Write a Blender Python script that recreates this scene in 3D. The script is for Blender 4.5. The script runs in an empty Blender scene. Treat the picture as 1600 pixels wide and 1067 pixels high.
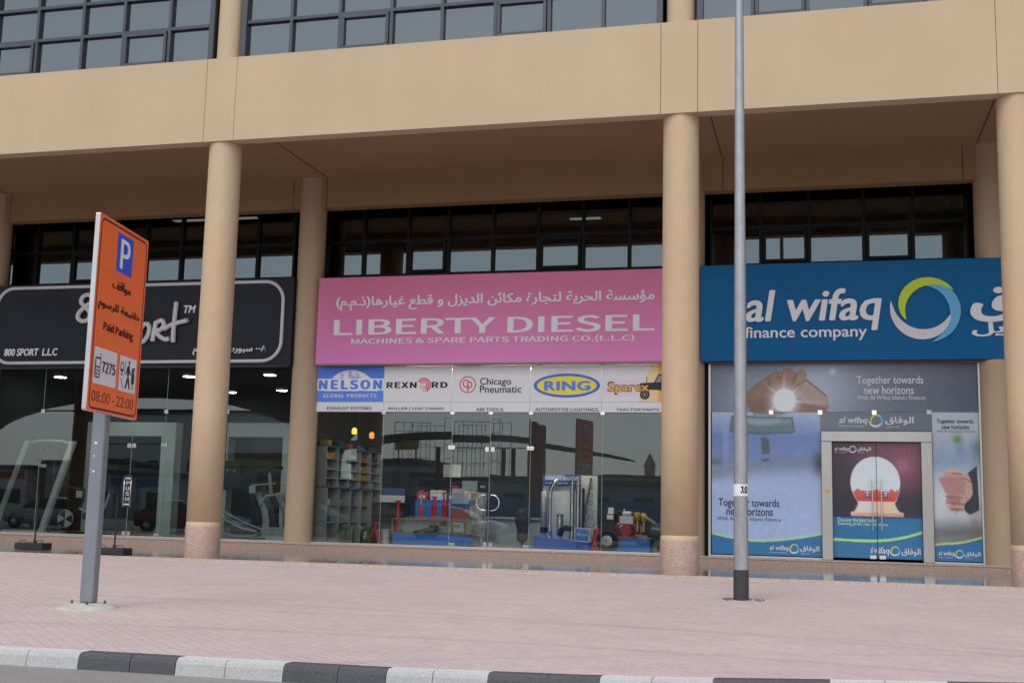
import bpy, bmesh, math, random
import numpy as np
from mathutils import Matrix, Vector
random.seed(7)
rad = math.radians
PI = math.pi
SC = bpy.context.scene
COL = SC.collection

# ------------------------------------------------------------------ camera
cam_d = bpy.data.cameras.new("camera")
cam = bpy.data.objects.new("camera", cam_d)
COL.objects.link(cam)
cam_d.sensor_width = 36.0
cam_d.lens = 41.66
cam_d.clip_end = 2000
def cam_axes(yaw, pitch, roll):
    y, t, r = rad(yaw), rad(pitch), rad(roll)
    F = Vector((math.sin(y)*math.cos(t), math.cos(y)*math.cos(t), math.sin(t)))
    R = Vector((math.cos(y), -math.sin(y), 0))
    U = R.cross(F)
    return R*math.cos(r)+U*math.sin(r), -R*math.sin(r)+U*math.cos(r), F
R_, U_, F_ = cam_axes(-14.7733, 8.1303, 1.3933)
m4 = Matrix((R_, U_, -F_)).transposed().to_4x4()
m4.translation = Vector((0, -20.46, 1.169))
cam.matrix_world = m4
SC.camera = cam

# ------------------------------------------------------------------ sky, sun, exposure
SUN_EL, SUN_AZ = 56.0, 188.0        # azimuth: direction the light comes from, clockwise from +y
w = bpy.data.worlds.new("World"); SC.world = w; w.use_nodes = True
nt = w.node_tree; nt.nodes.clear()
sky = nt.nodes.new("ShaderNodeTexSky"); sky.sky_type = 'NISHITA'; sky.sun_disc = False
sky.sun_elevation = rad(SUN_EL); sky.sun_rotation = rad(SUN_AZ); sky.dust_density = 1.2; sky.air_density = 1.0
hs = nt.nodes.new("ShaderNodeHueSaturation"); hs.inputs['Saturation'].default_value = 0.30
bg = nt.nodes.new("ShaderNodeBackground"); bg.inputs['Strength'].default_value = 0.15
wo = nt.nodes.new("ShaderNodeOutputWorld")
nt.links.new(sky.outputs[0], hs.inputs['Color']); nt.links.new(hs.outputs[0], bg.inputs['Color'])
nt.links.new(bg.outputs[0], wo.inputs['Surface'])
sl = bpy.data.lights.new("sun", 'SUN'); sl.energy = 1.0; sl.angle = rad(36); sl.color = (1, .97, .93)
sun = bpy.data.objects.new("sun", sl); COL.objects.link(sun)
sd = Vector((math.sin(rad(SUN_AZ))*math.cos(rad(SUN_EL)), math.cos(rad(SUN_AZ))*math.cos(rad(SUN_EL)), math.sin(rad(SUN_EL))))
sun.rotation_euler = (-sd).to_track_quat('-Z', 'Y').to_euler()
SC.view_settings.view_transform = 'Standard'; SC.view_settings.look = 'None'
SC.view_settings.exposure = 0.36; SC.view_settings.gamma = 1.0
SC.cycles.max_bounces = 10; SC.cycles.transparent_max_bounces = 16
SC.cycles.caustics_reflective = False; SC.cycles.caustics_refractive = False

# ------------------------------------------------------------------ materials
def lin(c):
    c = c/255.0
    return c/12.92 if c <= .04045 else ((c+.055)/1.055)**2.4
def P(r, g, b, k=1.0):
    return tuple(min(.92, lin(v)*k) for v in (r, g, b))
def mat(name, rgb, rough=.6, metal=0.0, noise=None, bump=None, spec=.5, emit=None, stretch=None, noise2=None):
    m = bpy.data.materials.new(name); m.use_nodes = True
    t = m.node_tree; b = t.nodes['Principled BSDF']
    b.inputs['Base Color'].default_value = (*rgb, 1); b.inputs['Roughness'].default_value = rough
    b.inputs['Metallic'].default_value = metal; b.inputs['Specular IOR Level'].default_value = spec
    tc = t.nodes.new('ShaderNodeTexCoord'); vec = tc.outputs['Object']
    if stretch:
        mp = t.nodes.new('ShaderNodeMapping'); mp.inputs['Scale'].default_value = stretch
        t.links.new(vec, mp.inputs['Vector']); vec = mp.outputs[0]
    cur = None
    for i, nz in enumerate((noise, noise2)):
        if not nz: continue
        n = t.nodes.new('ShaderNodeTexNoise'); n.inputs['Scale'].default_value = nz[0]
        n.inputs['Detail'].default_value = 6; n.inputs['Roughness'].default_value = .62
        t.links.new(vec if i == 0 else tc.outputs['Object'], n.inputs['Vector'])
        mr = t.nodes.new('ShaderNodeMapRange'); mr.inputs['From Min'].default_value = .25; mr.inputs['From Max'].default_value = .75
        mr.inputs['To Min'].default_value = 1-nz[1]; mr.inputs['To Max'].default_value = 1+nz[1]
        t.links.new(n.outputs['Fac'], mr.inputs['Value'])
        mx = t.nodes.new('ShaderNodeMix'); mx.data_type = 'RGBA'; mx.blend_type = 'MULTIPLY'; mx.inputs['Factor'].default_value = 1
        if cur is None: mx.inputs['A'].default_value = (*rgb, 1)
        else: t.links.new(cur, mx.inputs['A'])
        t.links.new(mr.outputs[0], mx.inputs['B']); cur = mx.outputs['Result']
    if cur is not None: t.links.new(cur, b.inputs['Base Color'])
    if bump:
        n = t.nodes.new('ShaderNodeTexNoise'); n.inputs['Scale'].default_value = bump[0]; n.inputs['Detail'].default_value = 4
        t.links.new(vec, n.inputs['Vector'])
        bp = t.nodes.new('ShaderNodeBump'); bp.inputs['Strength'].default_value = bump[1]; bp.inputs['Distance'].default_value = .01
        t.links.new(n.outputs['Fac'], bp.inputs['Height']); t.links.new(bp.outputs[0], b.inputs['Normal'])
    if emit:
        b.inputs['Emission Color'].default_value = (*emit[0], 1); b.inputs['Emission Strength'].default_value = emit[1]
    return m
def glass_mat(name, tint, ior, refl=(1, 1, 1), opaque=None, bump=0.0, rough=0.0):
    m = bpy.data.materials.new(name); m.use_nodes = True
    t = m.node_tree; t.nodes.clear()
    o = t.nodes.new('ShaderNodeOutputMaterial'); mx = t.nodes.new('ShaderNodeMixShader')
    fr = t.nodes.new('ShaderNodeFresnel'); fr.inputs['IOR'].default_value = ior
    g = t.nodes.new('ShaderNodeBsdfGlossy'); g.inputs['Roughness'].default_value = rough; g.inputs['Color'].default_value = (*refl, 1)
    if opaque:
        a = t.nodes.new('ShaderNodeBsdfDiffuse'); a.inputs['Color'].default_value = (*opaque, 1)
    else:
        a = t.nodes.new('ShaderNodeBsdfTransparent'); a.inputs['Color'].default_value = (*tint, 1)
    if bump:
        tc = t.nodes.new('ShaderNodeTexCoord'); n = t.nodes.new('ShaderNodeTexNoise'); n.inputs['Scale'].default_value = .7; n.inputs['Detail'].default_value = 1
        t.links.new(tc.outputs['Object'], n.inputs['Vector'])
        bp = t.nodes.new('ShaderNodeBump'); bp.inputs['Strength'].default_value = bump; bp.inputs['Distance'].default_value = .02
        t.links.new(n.outputs['Fac'], bp.inputs['Height']); t.links.new(bp.outputs[0], g.inputs['Normal'])
    t.links.new(fr.outputs[0], mx.inputs['Fac']); t.links.new(a.outputs[0], mx.inputs[1]); t.links.new(g.outputs[0], mx.inputs[2])
    t.links.new(mx.outputs[0], o.inputs['Surface'])
    return m
def print_mat(name, rough=.35):
    m = bpy.data.materials.new(name); m.use_nodes = True; t = m.node_tree; b = t.nodes['Principled BSDF']
    a = t.nodes.new('ShaderNodeVertexColor'); a.layer_name = 'print'
    t.links.new(a.outputs['Color'], b.inputs['Base Color']); b.inputs['Roughness'].default_value = rough
    return m
def brick_mat(name, c1, c2, mortar, bw, bh, rough, msize=.004, rot=0.0, bumpy=.25, arcs=()):
    m = bpy.data.materials.new(name); m.use_nodes = True; t = m.node_tree; b = t.nodes['Principled BSDF']
    tc = t.nodes.new('ShaderNodeTexCoord'); mp = t.nodes.new('ShaderNodeMapping'); mp.inputs['Rotation'].default_value[2] = rot
    t.links.new(tc.outputs['Object'], mp.inputs['Vector'])
    br = t.nodes.new('ShaderNodeTexBrick'); br.inputs['Color1'].default_value = (*c1, 1); br.inputs['Color2'].default_value = (*c2, 1)
    br.inputs['Mortar'].default_value = (*mortar, 1); br.inputs['Scale'].default_value = 1; br.inputs['Brick Width'].default_value = bw
    br.inputs['Row Height'].default_value = bh; br.inputs['Mortar Size'].default_value = msize; br.inputs['Mortar Smooth'].default_value = .4
    br.inputs['Bias'].default_value = -.1
    t.links.new(mp.outputs[0], br.inputs['Vector'])
    cur = br.outputs['Color']
    for sc, am, st in ((.35, .06, (1, 1, 1)), (2.2, .045, (1, 1.2, 1)), (14, .05, (1, 1, 1)), (60, .15, (1, 1, 1))):
        n = t.nodes.new('ShaderNodeTexNoise'); n.inputs['Scale'].default_value = sc; n.inputs['Detail'].default_value = 5
        mm = t.nodes.new('ShaderNodeMapping'); mm.inputs['Scale'].default_value = st
        t.links.new(tc.outputs['Object'], mm.inputs['Vector']); t.links.new(mm.outputs[0], n.inputs['Vector'])
        mr = t.nodes.new('ShaderNodeMapRange'); mr.inputs['From Min'].default_value = .3; mr.inputs['From Max'].default_value = .7
        mr.inputs['To Min'].default_value = 1-am; mr.inputs['To Max'].default_value = 1+am
        t.links.new(n.outputs['Fac'], mr.inputs['Value'])
        mx = t.nodes.new('ShaderNodeMix'); mx.data_type = 'RGBA'; mx.blend_type = 'MULTIPLY'; mx.inputs['Factor'].default_value = 1
        t.links.new(cur, mx.inputs['A']); t.links.new(mr.outputs[0], mx.inputs['B']); cur = mx.outputs['Result']
    for cx_, cy_, R_c, wd_, am in arcs:          # faint dusty tyre sweeps worn across the pavers
        vd = t.nodes.new('ShaderNodeVectorMath'); vd.operation = 'DISTANCE'; vd.inputs[1].default_value = (cx_, cy_, 0)
        t.links.new(tc.outputs['Object'], vd.inputs[0])
        sb = t.nodes.new('ShaderNodeMath'); sb.operation = 'SUBTRACT'; sb.inputs[1].default_value = R_c; t.links.new(vd.outputs['Value'], sb.inputs[0])
        ab = t.nodes.new('ShaderNodeMath'); ab.operation = 'ABSOLUTE'; t.links.new(sb.outputs[0], ab.inputs[0])
        mr = t.nodes.new('ShaderNodeMapRange'); mr.interpolation_type = 'SMOOTHSTEP'; mr.inputs['From Min'].default_value = 0; mr.inputs['From Max'].default_value = wd_
        mr.inputs['To Min'].default_value = 1-am; mr.inputs['To Max'].default_value = 1; t.links.new(ab.outputs[0], mr.inputs['Value'])
        mx = t.nodes.new('ShaderNodeMix'); mx.data_type = 'RGBA'; mx.blend_type = 'MULTIPLY'; mx.inputs['Factor'].default_value = 1
        t.links.new(cur, mx.inputs['A']); t.links.new(mr.outputs[0], mx.inputs['B']); cur = mx.outputs['Result']
    t.links.new(cur, b.inputs['Base Color']); b.inputs['Roughness'].default_value = rough
    bp = t.nodes.new('ShaderNodeBump'); bp.inputs['Strength'].default_value = bumpy; bp.inputs['Distance'].default_value = .004
    t.links.new(br.outputs['Fac'], bp.inputs['Height']); bp.invert = True
    t.links.new(bp.outputs[0], b.inputs['Normal'])
    return m
def granite_mat(name, rgb, rough, spread=.35):
    m = bpy.data.materials.new(name); m.use_nodes = True; t = m.node_tree; b = t.nodes['Principled BSDF']
    tc = t.nodes.new('ShaderNodeTexCoord')
    v = t.nodes.new('ShaderNodeTexVoronoi'); v.inputs['Scale'].default_value = 70
    n = t.nodes.new('ShaderNodeTexNoise'); n.inputs['Scale'].default_value = 38; n.inputs['Detail'].default_value = 6
    t.links.new(tc.outputs['Object'], v.inputs['Vector']); t.links.new(tc.outputs['Object'], n.inputs['Vector'])
    cr = t.nodes.new('ShaderNodeValToRGB'); e = cr.color_ramp.elements
    e[0].position = .28; e[0].color = (*[c*(1-spread) for c in rgb], 1)
    e[1].position = .72; e[1].color = (*[min(1, c*(1+spread)) for c in rgb], 1)
    k = cr.color_ramp.elements.new(.5); k.color = (*rgb, 1)
    ad = t.nodes.new('ShaderNodeMix'); ad.inputs['Factor'].default_value = .45
    sp = t.nodes.new('ShaderNodeSeparateColor'); t.links.new(v.outputs['Color'], sp.inputs[0])
    t.links.new(n.outputs['Fac'], ad.inputs['A']); t.links.new(sp.outputs[0], ad.inputs['B'])
    t.links.new(ad.outputs['Result'], cr.inputs['Fac']); t.links.new(cr.outputs[0], b.inputs['Base Color'])
    b.inputs['Roughness'].default_value = rough
    return m

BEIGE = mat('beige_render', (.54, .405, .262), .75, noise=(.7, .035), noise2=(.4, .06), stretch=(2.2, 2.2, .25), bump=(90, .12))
BEIGE_SHADE = mat('shaded_beige_paint', (.35, .22, .112), .8, noise=(.5, .06))  # beige render with the arcade's shade put into its colour
COLP = mat('beige_column_paint', (.55, .40, .255), .62, noise=(.9, .05), noise2=(4, .05), stretch=(1, 1, .3), bump=(60, .08))
REARC = mat('tan_column_paint', (.50, .355, .235), .62, noise=(.9, .06), noise2=(4, .04), stretch=(1, 1, .3))
GROOVE = mat('joint_filler', (.02, .018, .016), .9)
GRAN = granite_mat('pink_granite', (.42, .29, .235), .38, .24)
GRANW = granite_mat('polished_walkway_granite', (.27, .24, .23), .09, .2)
GRANN = granite_mat('granite_nosing', (.50, .40, .34), .45, .25)
FRAME = mat('dark_blue_aluminium', (.066, .072, .088), .38, .3, noise=(3, .12))
FRAMEB = mat('black_aluminium', (.006, .0065, .008), .5, 0, spec=.2)
UPGLASS = glass_mat('reflective_office_glass', None, 2.35, (.85, .95, 1.0), opaque=(.016, .022, .026), bump=.06)
CLGLASS = glass_mat('dark_clerestory_glass', (.10, .11, .12), 2.15, (.76, .93, 1.0), bump=.03)
SHOPGLASS = glass_mat('shop_glass', (.955, 1.0, .985), 1.95, (.88, .97, 1.0), bump=.03)
CHROME = mat('polished_steel', (.75, .75, .74), .16, 1.0)
STEEL = mat('brushed_steel', (.46, .44, .42), .36, 1.0, noise=(6, .08), stretch=(8, 8, .4))
ALU = mat('silver_aluminium', (.62, .62, .62), .4, .9)
WHITE = mat('white_paint', (.78, .78, .77), .5, noise=(3, .04))
BLACK = mat('black_paint', (.014, .014, .015), .45)
RUBBER = mat('black_rubber', (.016, .016, .017), .8)
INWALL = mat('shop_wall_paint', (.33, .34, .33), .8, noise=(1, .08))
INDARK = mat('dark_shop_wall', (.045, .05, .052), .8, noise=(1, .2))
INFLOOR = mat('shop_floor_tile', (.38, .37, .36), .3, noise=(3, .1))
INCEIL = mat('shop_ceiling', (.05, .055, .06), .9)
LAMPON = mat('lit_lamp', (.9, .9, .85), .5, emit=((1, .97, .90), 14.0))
SHOPFILL = mat('added_shop_tube', (.9, .9, .85), .5, emit=((1, .97, .92), 34.0))  # glow of the added, unseen lamps in the middle shop
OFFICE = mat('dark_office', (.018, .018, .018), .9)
LAMPDIM = mat('lit_office_tube', (.7, .75, .7), .5, emit=((.85, 1, .8), 1.2))
ASPH = mat('asphalt', (.27, .26, .25), .9, noise=(1.2, .08), noise2=(130, .4), bump=(140, .6))
TEXTW = mat('white_lettering', (.82, .82, .84), .5)
TEXTB = mat('black_lettering', (.012, .012, .014), .5)

# ------------------------------------------------------------------ mesh helpers
class MB:
    def __init__(s): s.v = []; s.f = []; s.m = []; s.s = []
    def add(s, vs, fs, m=0, smooth=False):
        o = len(s.v); s.v += [tuple(v) for v in vs]
        for f in fs: s.f.append(tuple(i+o for i in f)); s.m.append(m); s.s.append(smooth)
        return s
    def box(s, x0, x1, y0, y1, z0, z1, m=0):
        v = [(x, y, z) for z in (z0, z1) for y in (y0, y1) for x in (x0, x1)]
        return s.add(v, [(0, 2, 3, 1), (4, 5, 7, 6), (0, 1, 5, 4), (2, 6, 7, 3), (0, 4, 6, 2), (1, 3, 7, 5)], m)
    def obox(s, c, size, M=None, m=0):
        M = M or Matrix.Identity(3); c = Vector(c); hx, hy, hz = [d/2 for d in size]
        v = [c + M @ Vector((x, y, z)) for z in (-hz, hz) for y in (-hy, hy) for x in (-hx, hx)]
        return s.add(v, [(0, 2, 3, 1), (4, 5, 7, 6), (0, 1, 5, 4), (2, 6, 7, 3), (0, 4, 6, 2), (1, 3, 7, 5)], m)
    def hexa(s, b, t, m=0):          # bottom and top quads, counter-clockwise seen from above
        return s.add(list(b)+list(t), [(3, 2, 1, 0), (4, 5, 6, 7), (0, 1, 5, 4), (1, 2, 6, 5), (2, 3, 7, 6), (3, 0, 4, 7)], m)
    def cyl(s, p0, p1, r0, r1=None, n=16, m=0, caps=True):
        r1 = r0 if r1 is None else r1; p0 = Vector(p0); p1 = Vector(p1); d = (p1-p0).normalized()
        a = d.orthogonal().normalized(); b = d.cross(a); vs = []
        for p, r in ((p0, r0), (p1, r1)):
            vs += [p + (a*math.cos(2*PI*i/n)+b*math.sin(2*PI*i/n))*r for i in range(n)]
        s.add(vs, [(i, (i+1) % n, n+(i+1) % n, n+i) for i in range(n)], m, True)
        if caps:
            s.add(vs[:n], [tuple(range(n-1, -1, -1))], m); s.add(vs[n:], [tuple(range(n))], m)
        return s
    def tube(s, path, r, n=8, m=0, closed=False, flat=None):
        P_ = [Vector(p) for p in path]; k = len(P_); rs = r if isinstance(r, (list, tuple)) else [r]*k
        prev = None; rings = []
        for i, p in enumerate(P_):
            a = P_[(i-1) % k] if closed or i > 0 else p; b = P_[(i+1) % k] if closed or i < k-1 else p
            d = (b-a).normalized()
            u = d.orthogonal().normalized() if prev is None else (prev - d*prev.dot(d)).normalized()
            if flat is not None: u = Vector(flat) - d*Vector(flat).dot(d); u.normalize()
            prev = u; q = d.cross(u)
            rings.append([p + (u*math.cos(2*PI*j/n)+q*math.sin(2*PI*j/n))*rs[i] for j in range(n)])
        vs = [v for rg in rings for v in rg]; fs = []
        for i in range(k if closed else k-1):
            a = i*n; b = ((i+1) % k)*n
            fs += [(a+j, a+(j+1) % n, b+(j+1) % n, b+j) for j in range(n)]
        s.add(vs, fs, m, True)
        if not closed:
            s.add(rings[0], [tuple(range(n-1, -1, -1))], m); s.add(rings[-1], [tuple(range(n))], m)
        return s
    def lathe(s, c, prof, n=24, m=0, axis='z', caps=True):
        vs = []
        for r, h in prof:
            for i in range(n):
                a = 2*PI*i/n; x, y = r*math.cos(a), r*math.sin(a)
                q = (x, y, h) if axis == 'z' else ((x, h, y) if axis == 'y' else (h, x, y))
                vs.append((c[0]+q[0], c[1]+q[1], c[2]+q[2]))
        k = len(prof); fs = []
        for j in range(k-1):
            for i in range(n):
                f = (j*n+i, j*n+(i+1) % n, (j+1)*n+(i+1) % n, (j+1)*n+i)
                fs.append(f if axis != 'y' else f[::-1])
        s.add(vs, fs, m, True)
        if caps:
            a, b = tuple(range(n)), tuple(range((k-1)*n, k*n))
            s.add(vs[:n], [a[::-1] if axis != 'y' else a], m)
            s.add(vs[-n:], [tuple(range(n)) if axis != 'y' else tuple(range(n))[::-1]], m)
        return s
    def prism(s, pts, fr, depth, m=0):      # outline in the frame's plane, pushed out along its normal
        O, U, V = [Vector(q) for q in fr]; N = U.cross(V); k = len(pts)
        area = sum(pts[i][0]*pts[(i+1) % k][1]-pts[(i+1) % k][0]*pts[i][1] for i in range(k))
        if area < 0: pts = pts[::-1]
        fv = [O+U*p[0]+V*p[1]+N*depth for p in pts]; bv = [O+U*p[0]+V*p[1] for p in pts]
        s.add(fv+bv, [tuple(range(k)), tuple(range(2*k-1, k-1, -1))] + [(k+i, k+(i+1) % k, (i+1) % k, i) for i in range(k)], m)
        return s
    def build(s, name, mats, parent=None, bevel=0.0, seg=2):
        me = bpy.data.meshes.new(name); me.from_pydata(s.v, [], s.f)
        if not isinstance(mats, (list, tuple)): mats = [mats]
        for q in mats: me.materials.append(q)
        me.polygons.foreach_set('material_index', s.m); me.polygons.foreach_set('use_smooth', s.s)
        me.update()
        o = bpy.data.objects.new(name, me); COL.objects.link(o)
        if bevel:
            b = o.modifiers.new('bevel', 'BEVEL'); b.width = bevel; b.segments = seg; b.limit_method = 'ANGLE'; b.angle_limit = rad(50)
        if parent: attach(o, parent)
        return o
def world_of(o):
    M = o.matrix_basis.copy()
    if o.parent: M = world_of(o.parent) @ o.matrix_parent_inverse @ M
    return M
def attach(o, parent):
    o.parent = parent; o.matrix_parent_inverse = world_of(parent).inverted()
def tag(o, label=None, cat=None, group=None, kind=None):
    if label: o['label'] = label
    if cat: o['category'] = cat
    if group: o['group'] = group
    if kind: o['kind'] = kind
    return o
def empty(name, loc=(0, 0, 0)):
    o = bpy.data.objects.new(name, None); COL.objects.link(o); o.location = loc; o.empty_display_size = .2
    return o
def thing(name, label, cat, loc=(0, 0, 0), group=None): return tag(empty(name, loc), label, cat, group)
KIDS = lambda o: [c for c in COL.objects if c.parent == o]
def dup(o, loc, rz=0.0, label=None, parent=None):
    c = o.copy(); COL.objects.link(c)
    if parent is not None: c.parent = parent
    for k in KIDS(o): dup(k, None, 0, None, c)
    if loc is not None: c.location = loc; c.rotation_euler = (0, 0, rz)
    if label: c['label'] = label
    return c

# frames: origin, right, up (front normal = right x up)
def WALL(y): return (Vector((0, y, 0)), Vector((1, 0, 0)), Vector((0, 0, 1)))
# ---- lettering -----------------------------------------------------------
AR = {'ا': 0xFE8D, 'ب': 0xFE8F, 'ة': 0xFE93, 'ت': 0xFE95, 'ج': 0xFE9D, 'ح': 0xFEA1, 'خ': 0xFEA5, 'د': 0xFEA9, 'ذ': 0xFEAB, 'ر': 0xFEAD, 'ز': 0xFEAF,
      'س': 0xFEB1, 'ش': 0xFEB5, 'ص': 0xFEB9, 'ض': 0xFEBD, 'ط': 0xFEC1, 'ع': 0xFEC9, 'غ': 0xFECD, 'ف': 0xFED1, 'ق': 0xFED5, 'ك': 0xFED9, 'ل': 0xFEDD,
      'م': 0xFEE1, 'ن': 0xFEE5, 'ه': 0xFEE9, 'و': 0xFEED, 'ي': 0xFEF1, 'ؤ': 0xFE85, 'ئ': 0xFE89}
TWO = set('اةدذرزوؤ')
def shape_ar(t):
    out = []
    for i, c in enumerate(t):
        if c not in AR: out.append({'(': ')', ')': '('}.get(c, c)); continue
        pj = i > 0 and t[i-1] in AR and t[i-1] not in TWO
        nj = i+1 < len(t) and t[i+1] in AR and c not in TWO
        k = (3 if nj else 1) if pj else (2 if nj else 0)
        out.append(chr(AR[c]+k))
    return ''.join(out[::-1])
SANS = None
try:
    import os
    SANS = bpy.data.fonts.load(os.path.join(bpy.utils.resource_path('LOCAL'), 'datafiles', 'fonts', 'Noto Sans CJK Regular.woff2'))
except Exception: SANS = None
def text_mesh(body, bold=0.0, shear=0.0, depth=0.0, spacing=1.0, res=3, sans=False):
    c = bpy.data.curves.new('lettering', 'FONT'); c.body = body; c.offset = bold; c.shear = shear; c.extrude = depth/2
    c.resolution_u = res; c.space_character = spacing; c.align_x = 'LEFT'
    if sans and SANS: c.font = SANS
    o = bpy.data.objects.new('lettering', c); COL.objects.link(o)
    dg = bpy.context.evaluated_depsgraph_get(); dg.update()
    me = bpy.data.meshes.new_from_object(o.evaluated_get(dg))
    vs = [v.co.copy() for v in me.vertices]; fs = [tuple(p.vertices) for p in me.polygons]
    bpy.data.objects.remove(o); bpy.data.curves.remove(c); bpy.data.meshes.remove(me)
    return vs, fs
def text_into(mb, body, rect, fr, off=.003, depth=0.0, m=0, bold=0.0, shear=0.0, arabic=False, spacing=1.0, res=3, fit='both', sans=False):
    vs, fs = text_mesh(shape_ar(body) if arabic else body, 0.0, shear, 0.0 if depth == 0 else 1.0, spacing, res, sans)
    if not vs: return mb
    par = list(range(len(vs)))     # overlapping contours of one glyph sit a hair apart
    def root(i):
        while par[i] != i: par[i] = par[par[i]]; i = par[i]
        return i
    for f in fs:
        for i in f[1:]: par[root(i)] = root(f[0])
    ids = {}
    for i, v in enumerate(vs): v.z += .0001*(ids.setdefault(root(i), len(ids)) % 7) if not depth else 0
    if bold and sans and SANS: bold *= .85*(max(v.y for v in vs)-min(v.y for v in vs))/.73
    if bold:                       # heavier strokes: the outline repeated a hair apart, each copy a fraction of a millimetre prouder
        k_ = [(-1, 0), (1, 0), (0, .55), (0, -.55), (.72, .4), (-.72, .4), (.72, -.4), (-.72, -.4), (0, 0)]; base = len(vs)
        fs = [tuple(i+n_*base for i in f) for n_ in range(9) for f in fs]
        vs = [Vector((v.x+dx*bold, v.y+dy*bold, v.z+n_*(.0007 if not depth else .0015))) for n_, (dx, dy) in enumerate(k_) for v in vs]
    x0 = min(v.x for v in vs); x1 = max(v.x for v in vs); y0 = min(v.y for v in vs); y1 = max(v.y for v in vs)
    u0, u1, v0, v1 = rect; O, U, V = fr; N = U.cross(V)
    sx = (u1-u0)/(x1-x0); sy = (v1-v0)/(y1-y0)
    if fit == 'left': sx = sy
    out = [O + U*(u0+(v.x-x0)*sx) + V*(v0+(v.y-y0)*sy) + N*(off + ((v.z+.5)*depth if depth else v.z)) for v in vs]
    return mb.add(out, fs, m)
def lettering(body, rect, fr, mt, parent, name='lettering', **k):
    mb = MB(); text_into(mb, body, rect, fr, **k); return mb.build(name, mt, parent)
def arc(cx, cy, rx, ry, a0, a1, n=24): return [(cx+rx*math.cos(rad(a0+(a1-a0)*i/n)), cy+ry*math.sin(rad(a0+(a1-a0)*i/n))) for i in range(n+1)]
def strip2d(mb, outer, inner, fr, off, m=0):   # flat ring piece between two outlines
    O, U, V = fr; N = U.cross(V); k = len(outer)
    vs = [O+U*p[0]+V*p[1]+N*off for p in outer+inner]
    return mb.add(vs, [(i+1, i, k+i, k+i+1) for i in range(k-1)], m)
def poly2d(mb, pts, fr, off, m=0):
    O, U, V = fr; N = U.cross(V); k = len(pts)
    if sum(pts[i][0]*pts[(i+1) % k][1]-pts[(i+1) % k][0]*pts[i][1] for i in range(k)) < 0: pts = pts[::-1]
    return mb.add([O+U*p[0]+V*p[1]+N*off for p in pts], [tuple(range(k))], m)
def rrect(x0, x1, y0, y1, r, n=6):
    return arc(x1-r, y1-r, r, r, 0, 90, n)+arc(x0+r, y1-r, r, r, 90, 180, n)+arc(x0+r, y0+r, r, r, 180, 270, n)+arc(x1-r, y0+r, r, r, 270, 360, n)
def swoosh(mb, cx, cy, R, a0, fr, off, m, t=.30, span=178, depth=0.0):
    o, i = [], []; n = 40
    for k in range(n+1):
        s = k/n; a = rad(a0+span*s); ro = R*(1-.30*s**2.2); th = R*t*math.sin(PI*min(1, max(0, s)))**.75
        o.append((cx+ro*math.cos(a), cy+ro*math.sin(a))); i.append((cx+(ro-th)*math.cos(a), cy+(ro-th)*math.sin(a)))
    if depth: mb.prism(i+o[::-1], (fr[0]+fr[1].cross(fr[2])*off, fr[1], fr[2]), depth, m)
    else: strip2d(mb, i, o, fr, off, m)

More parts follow.
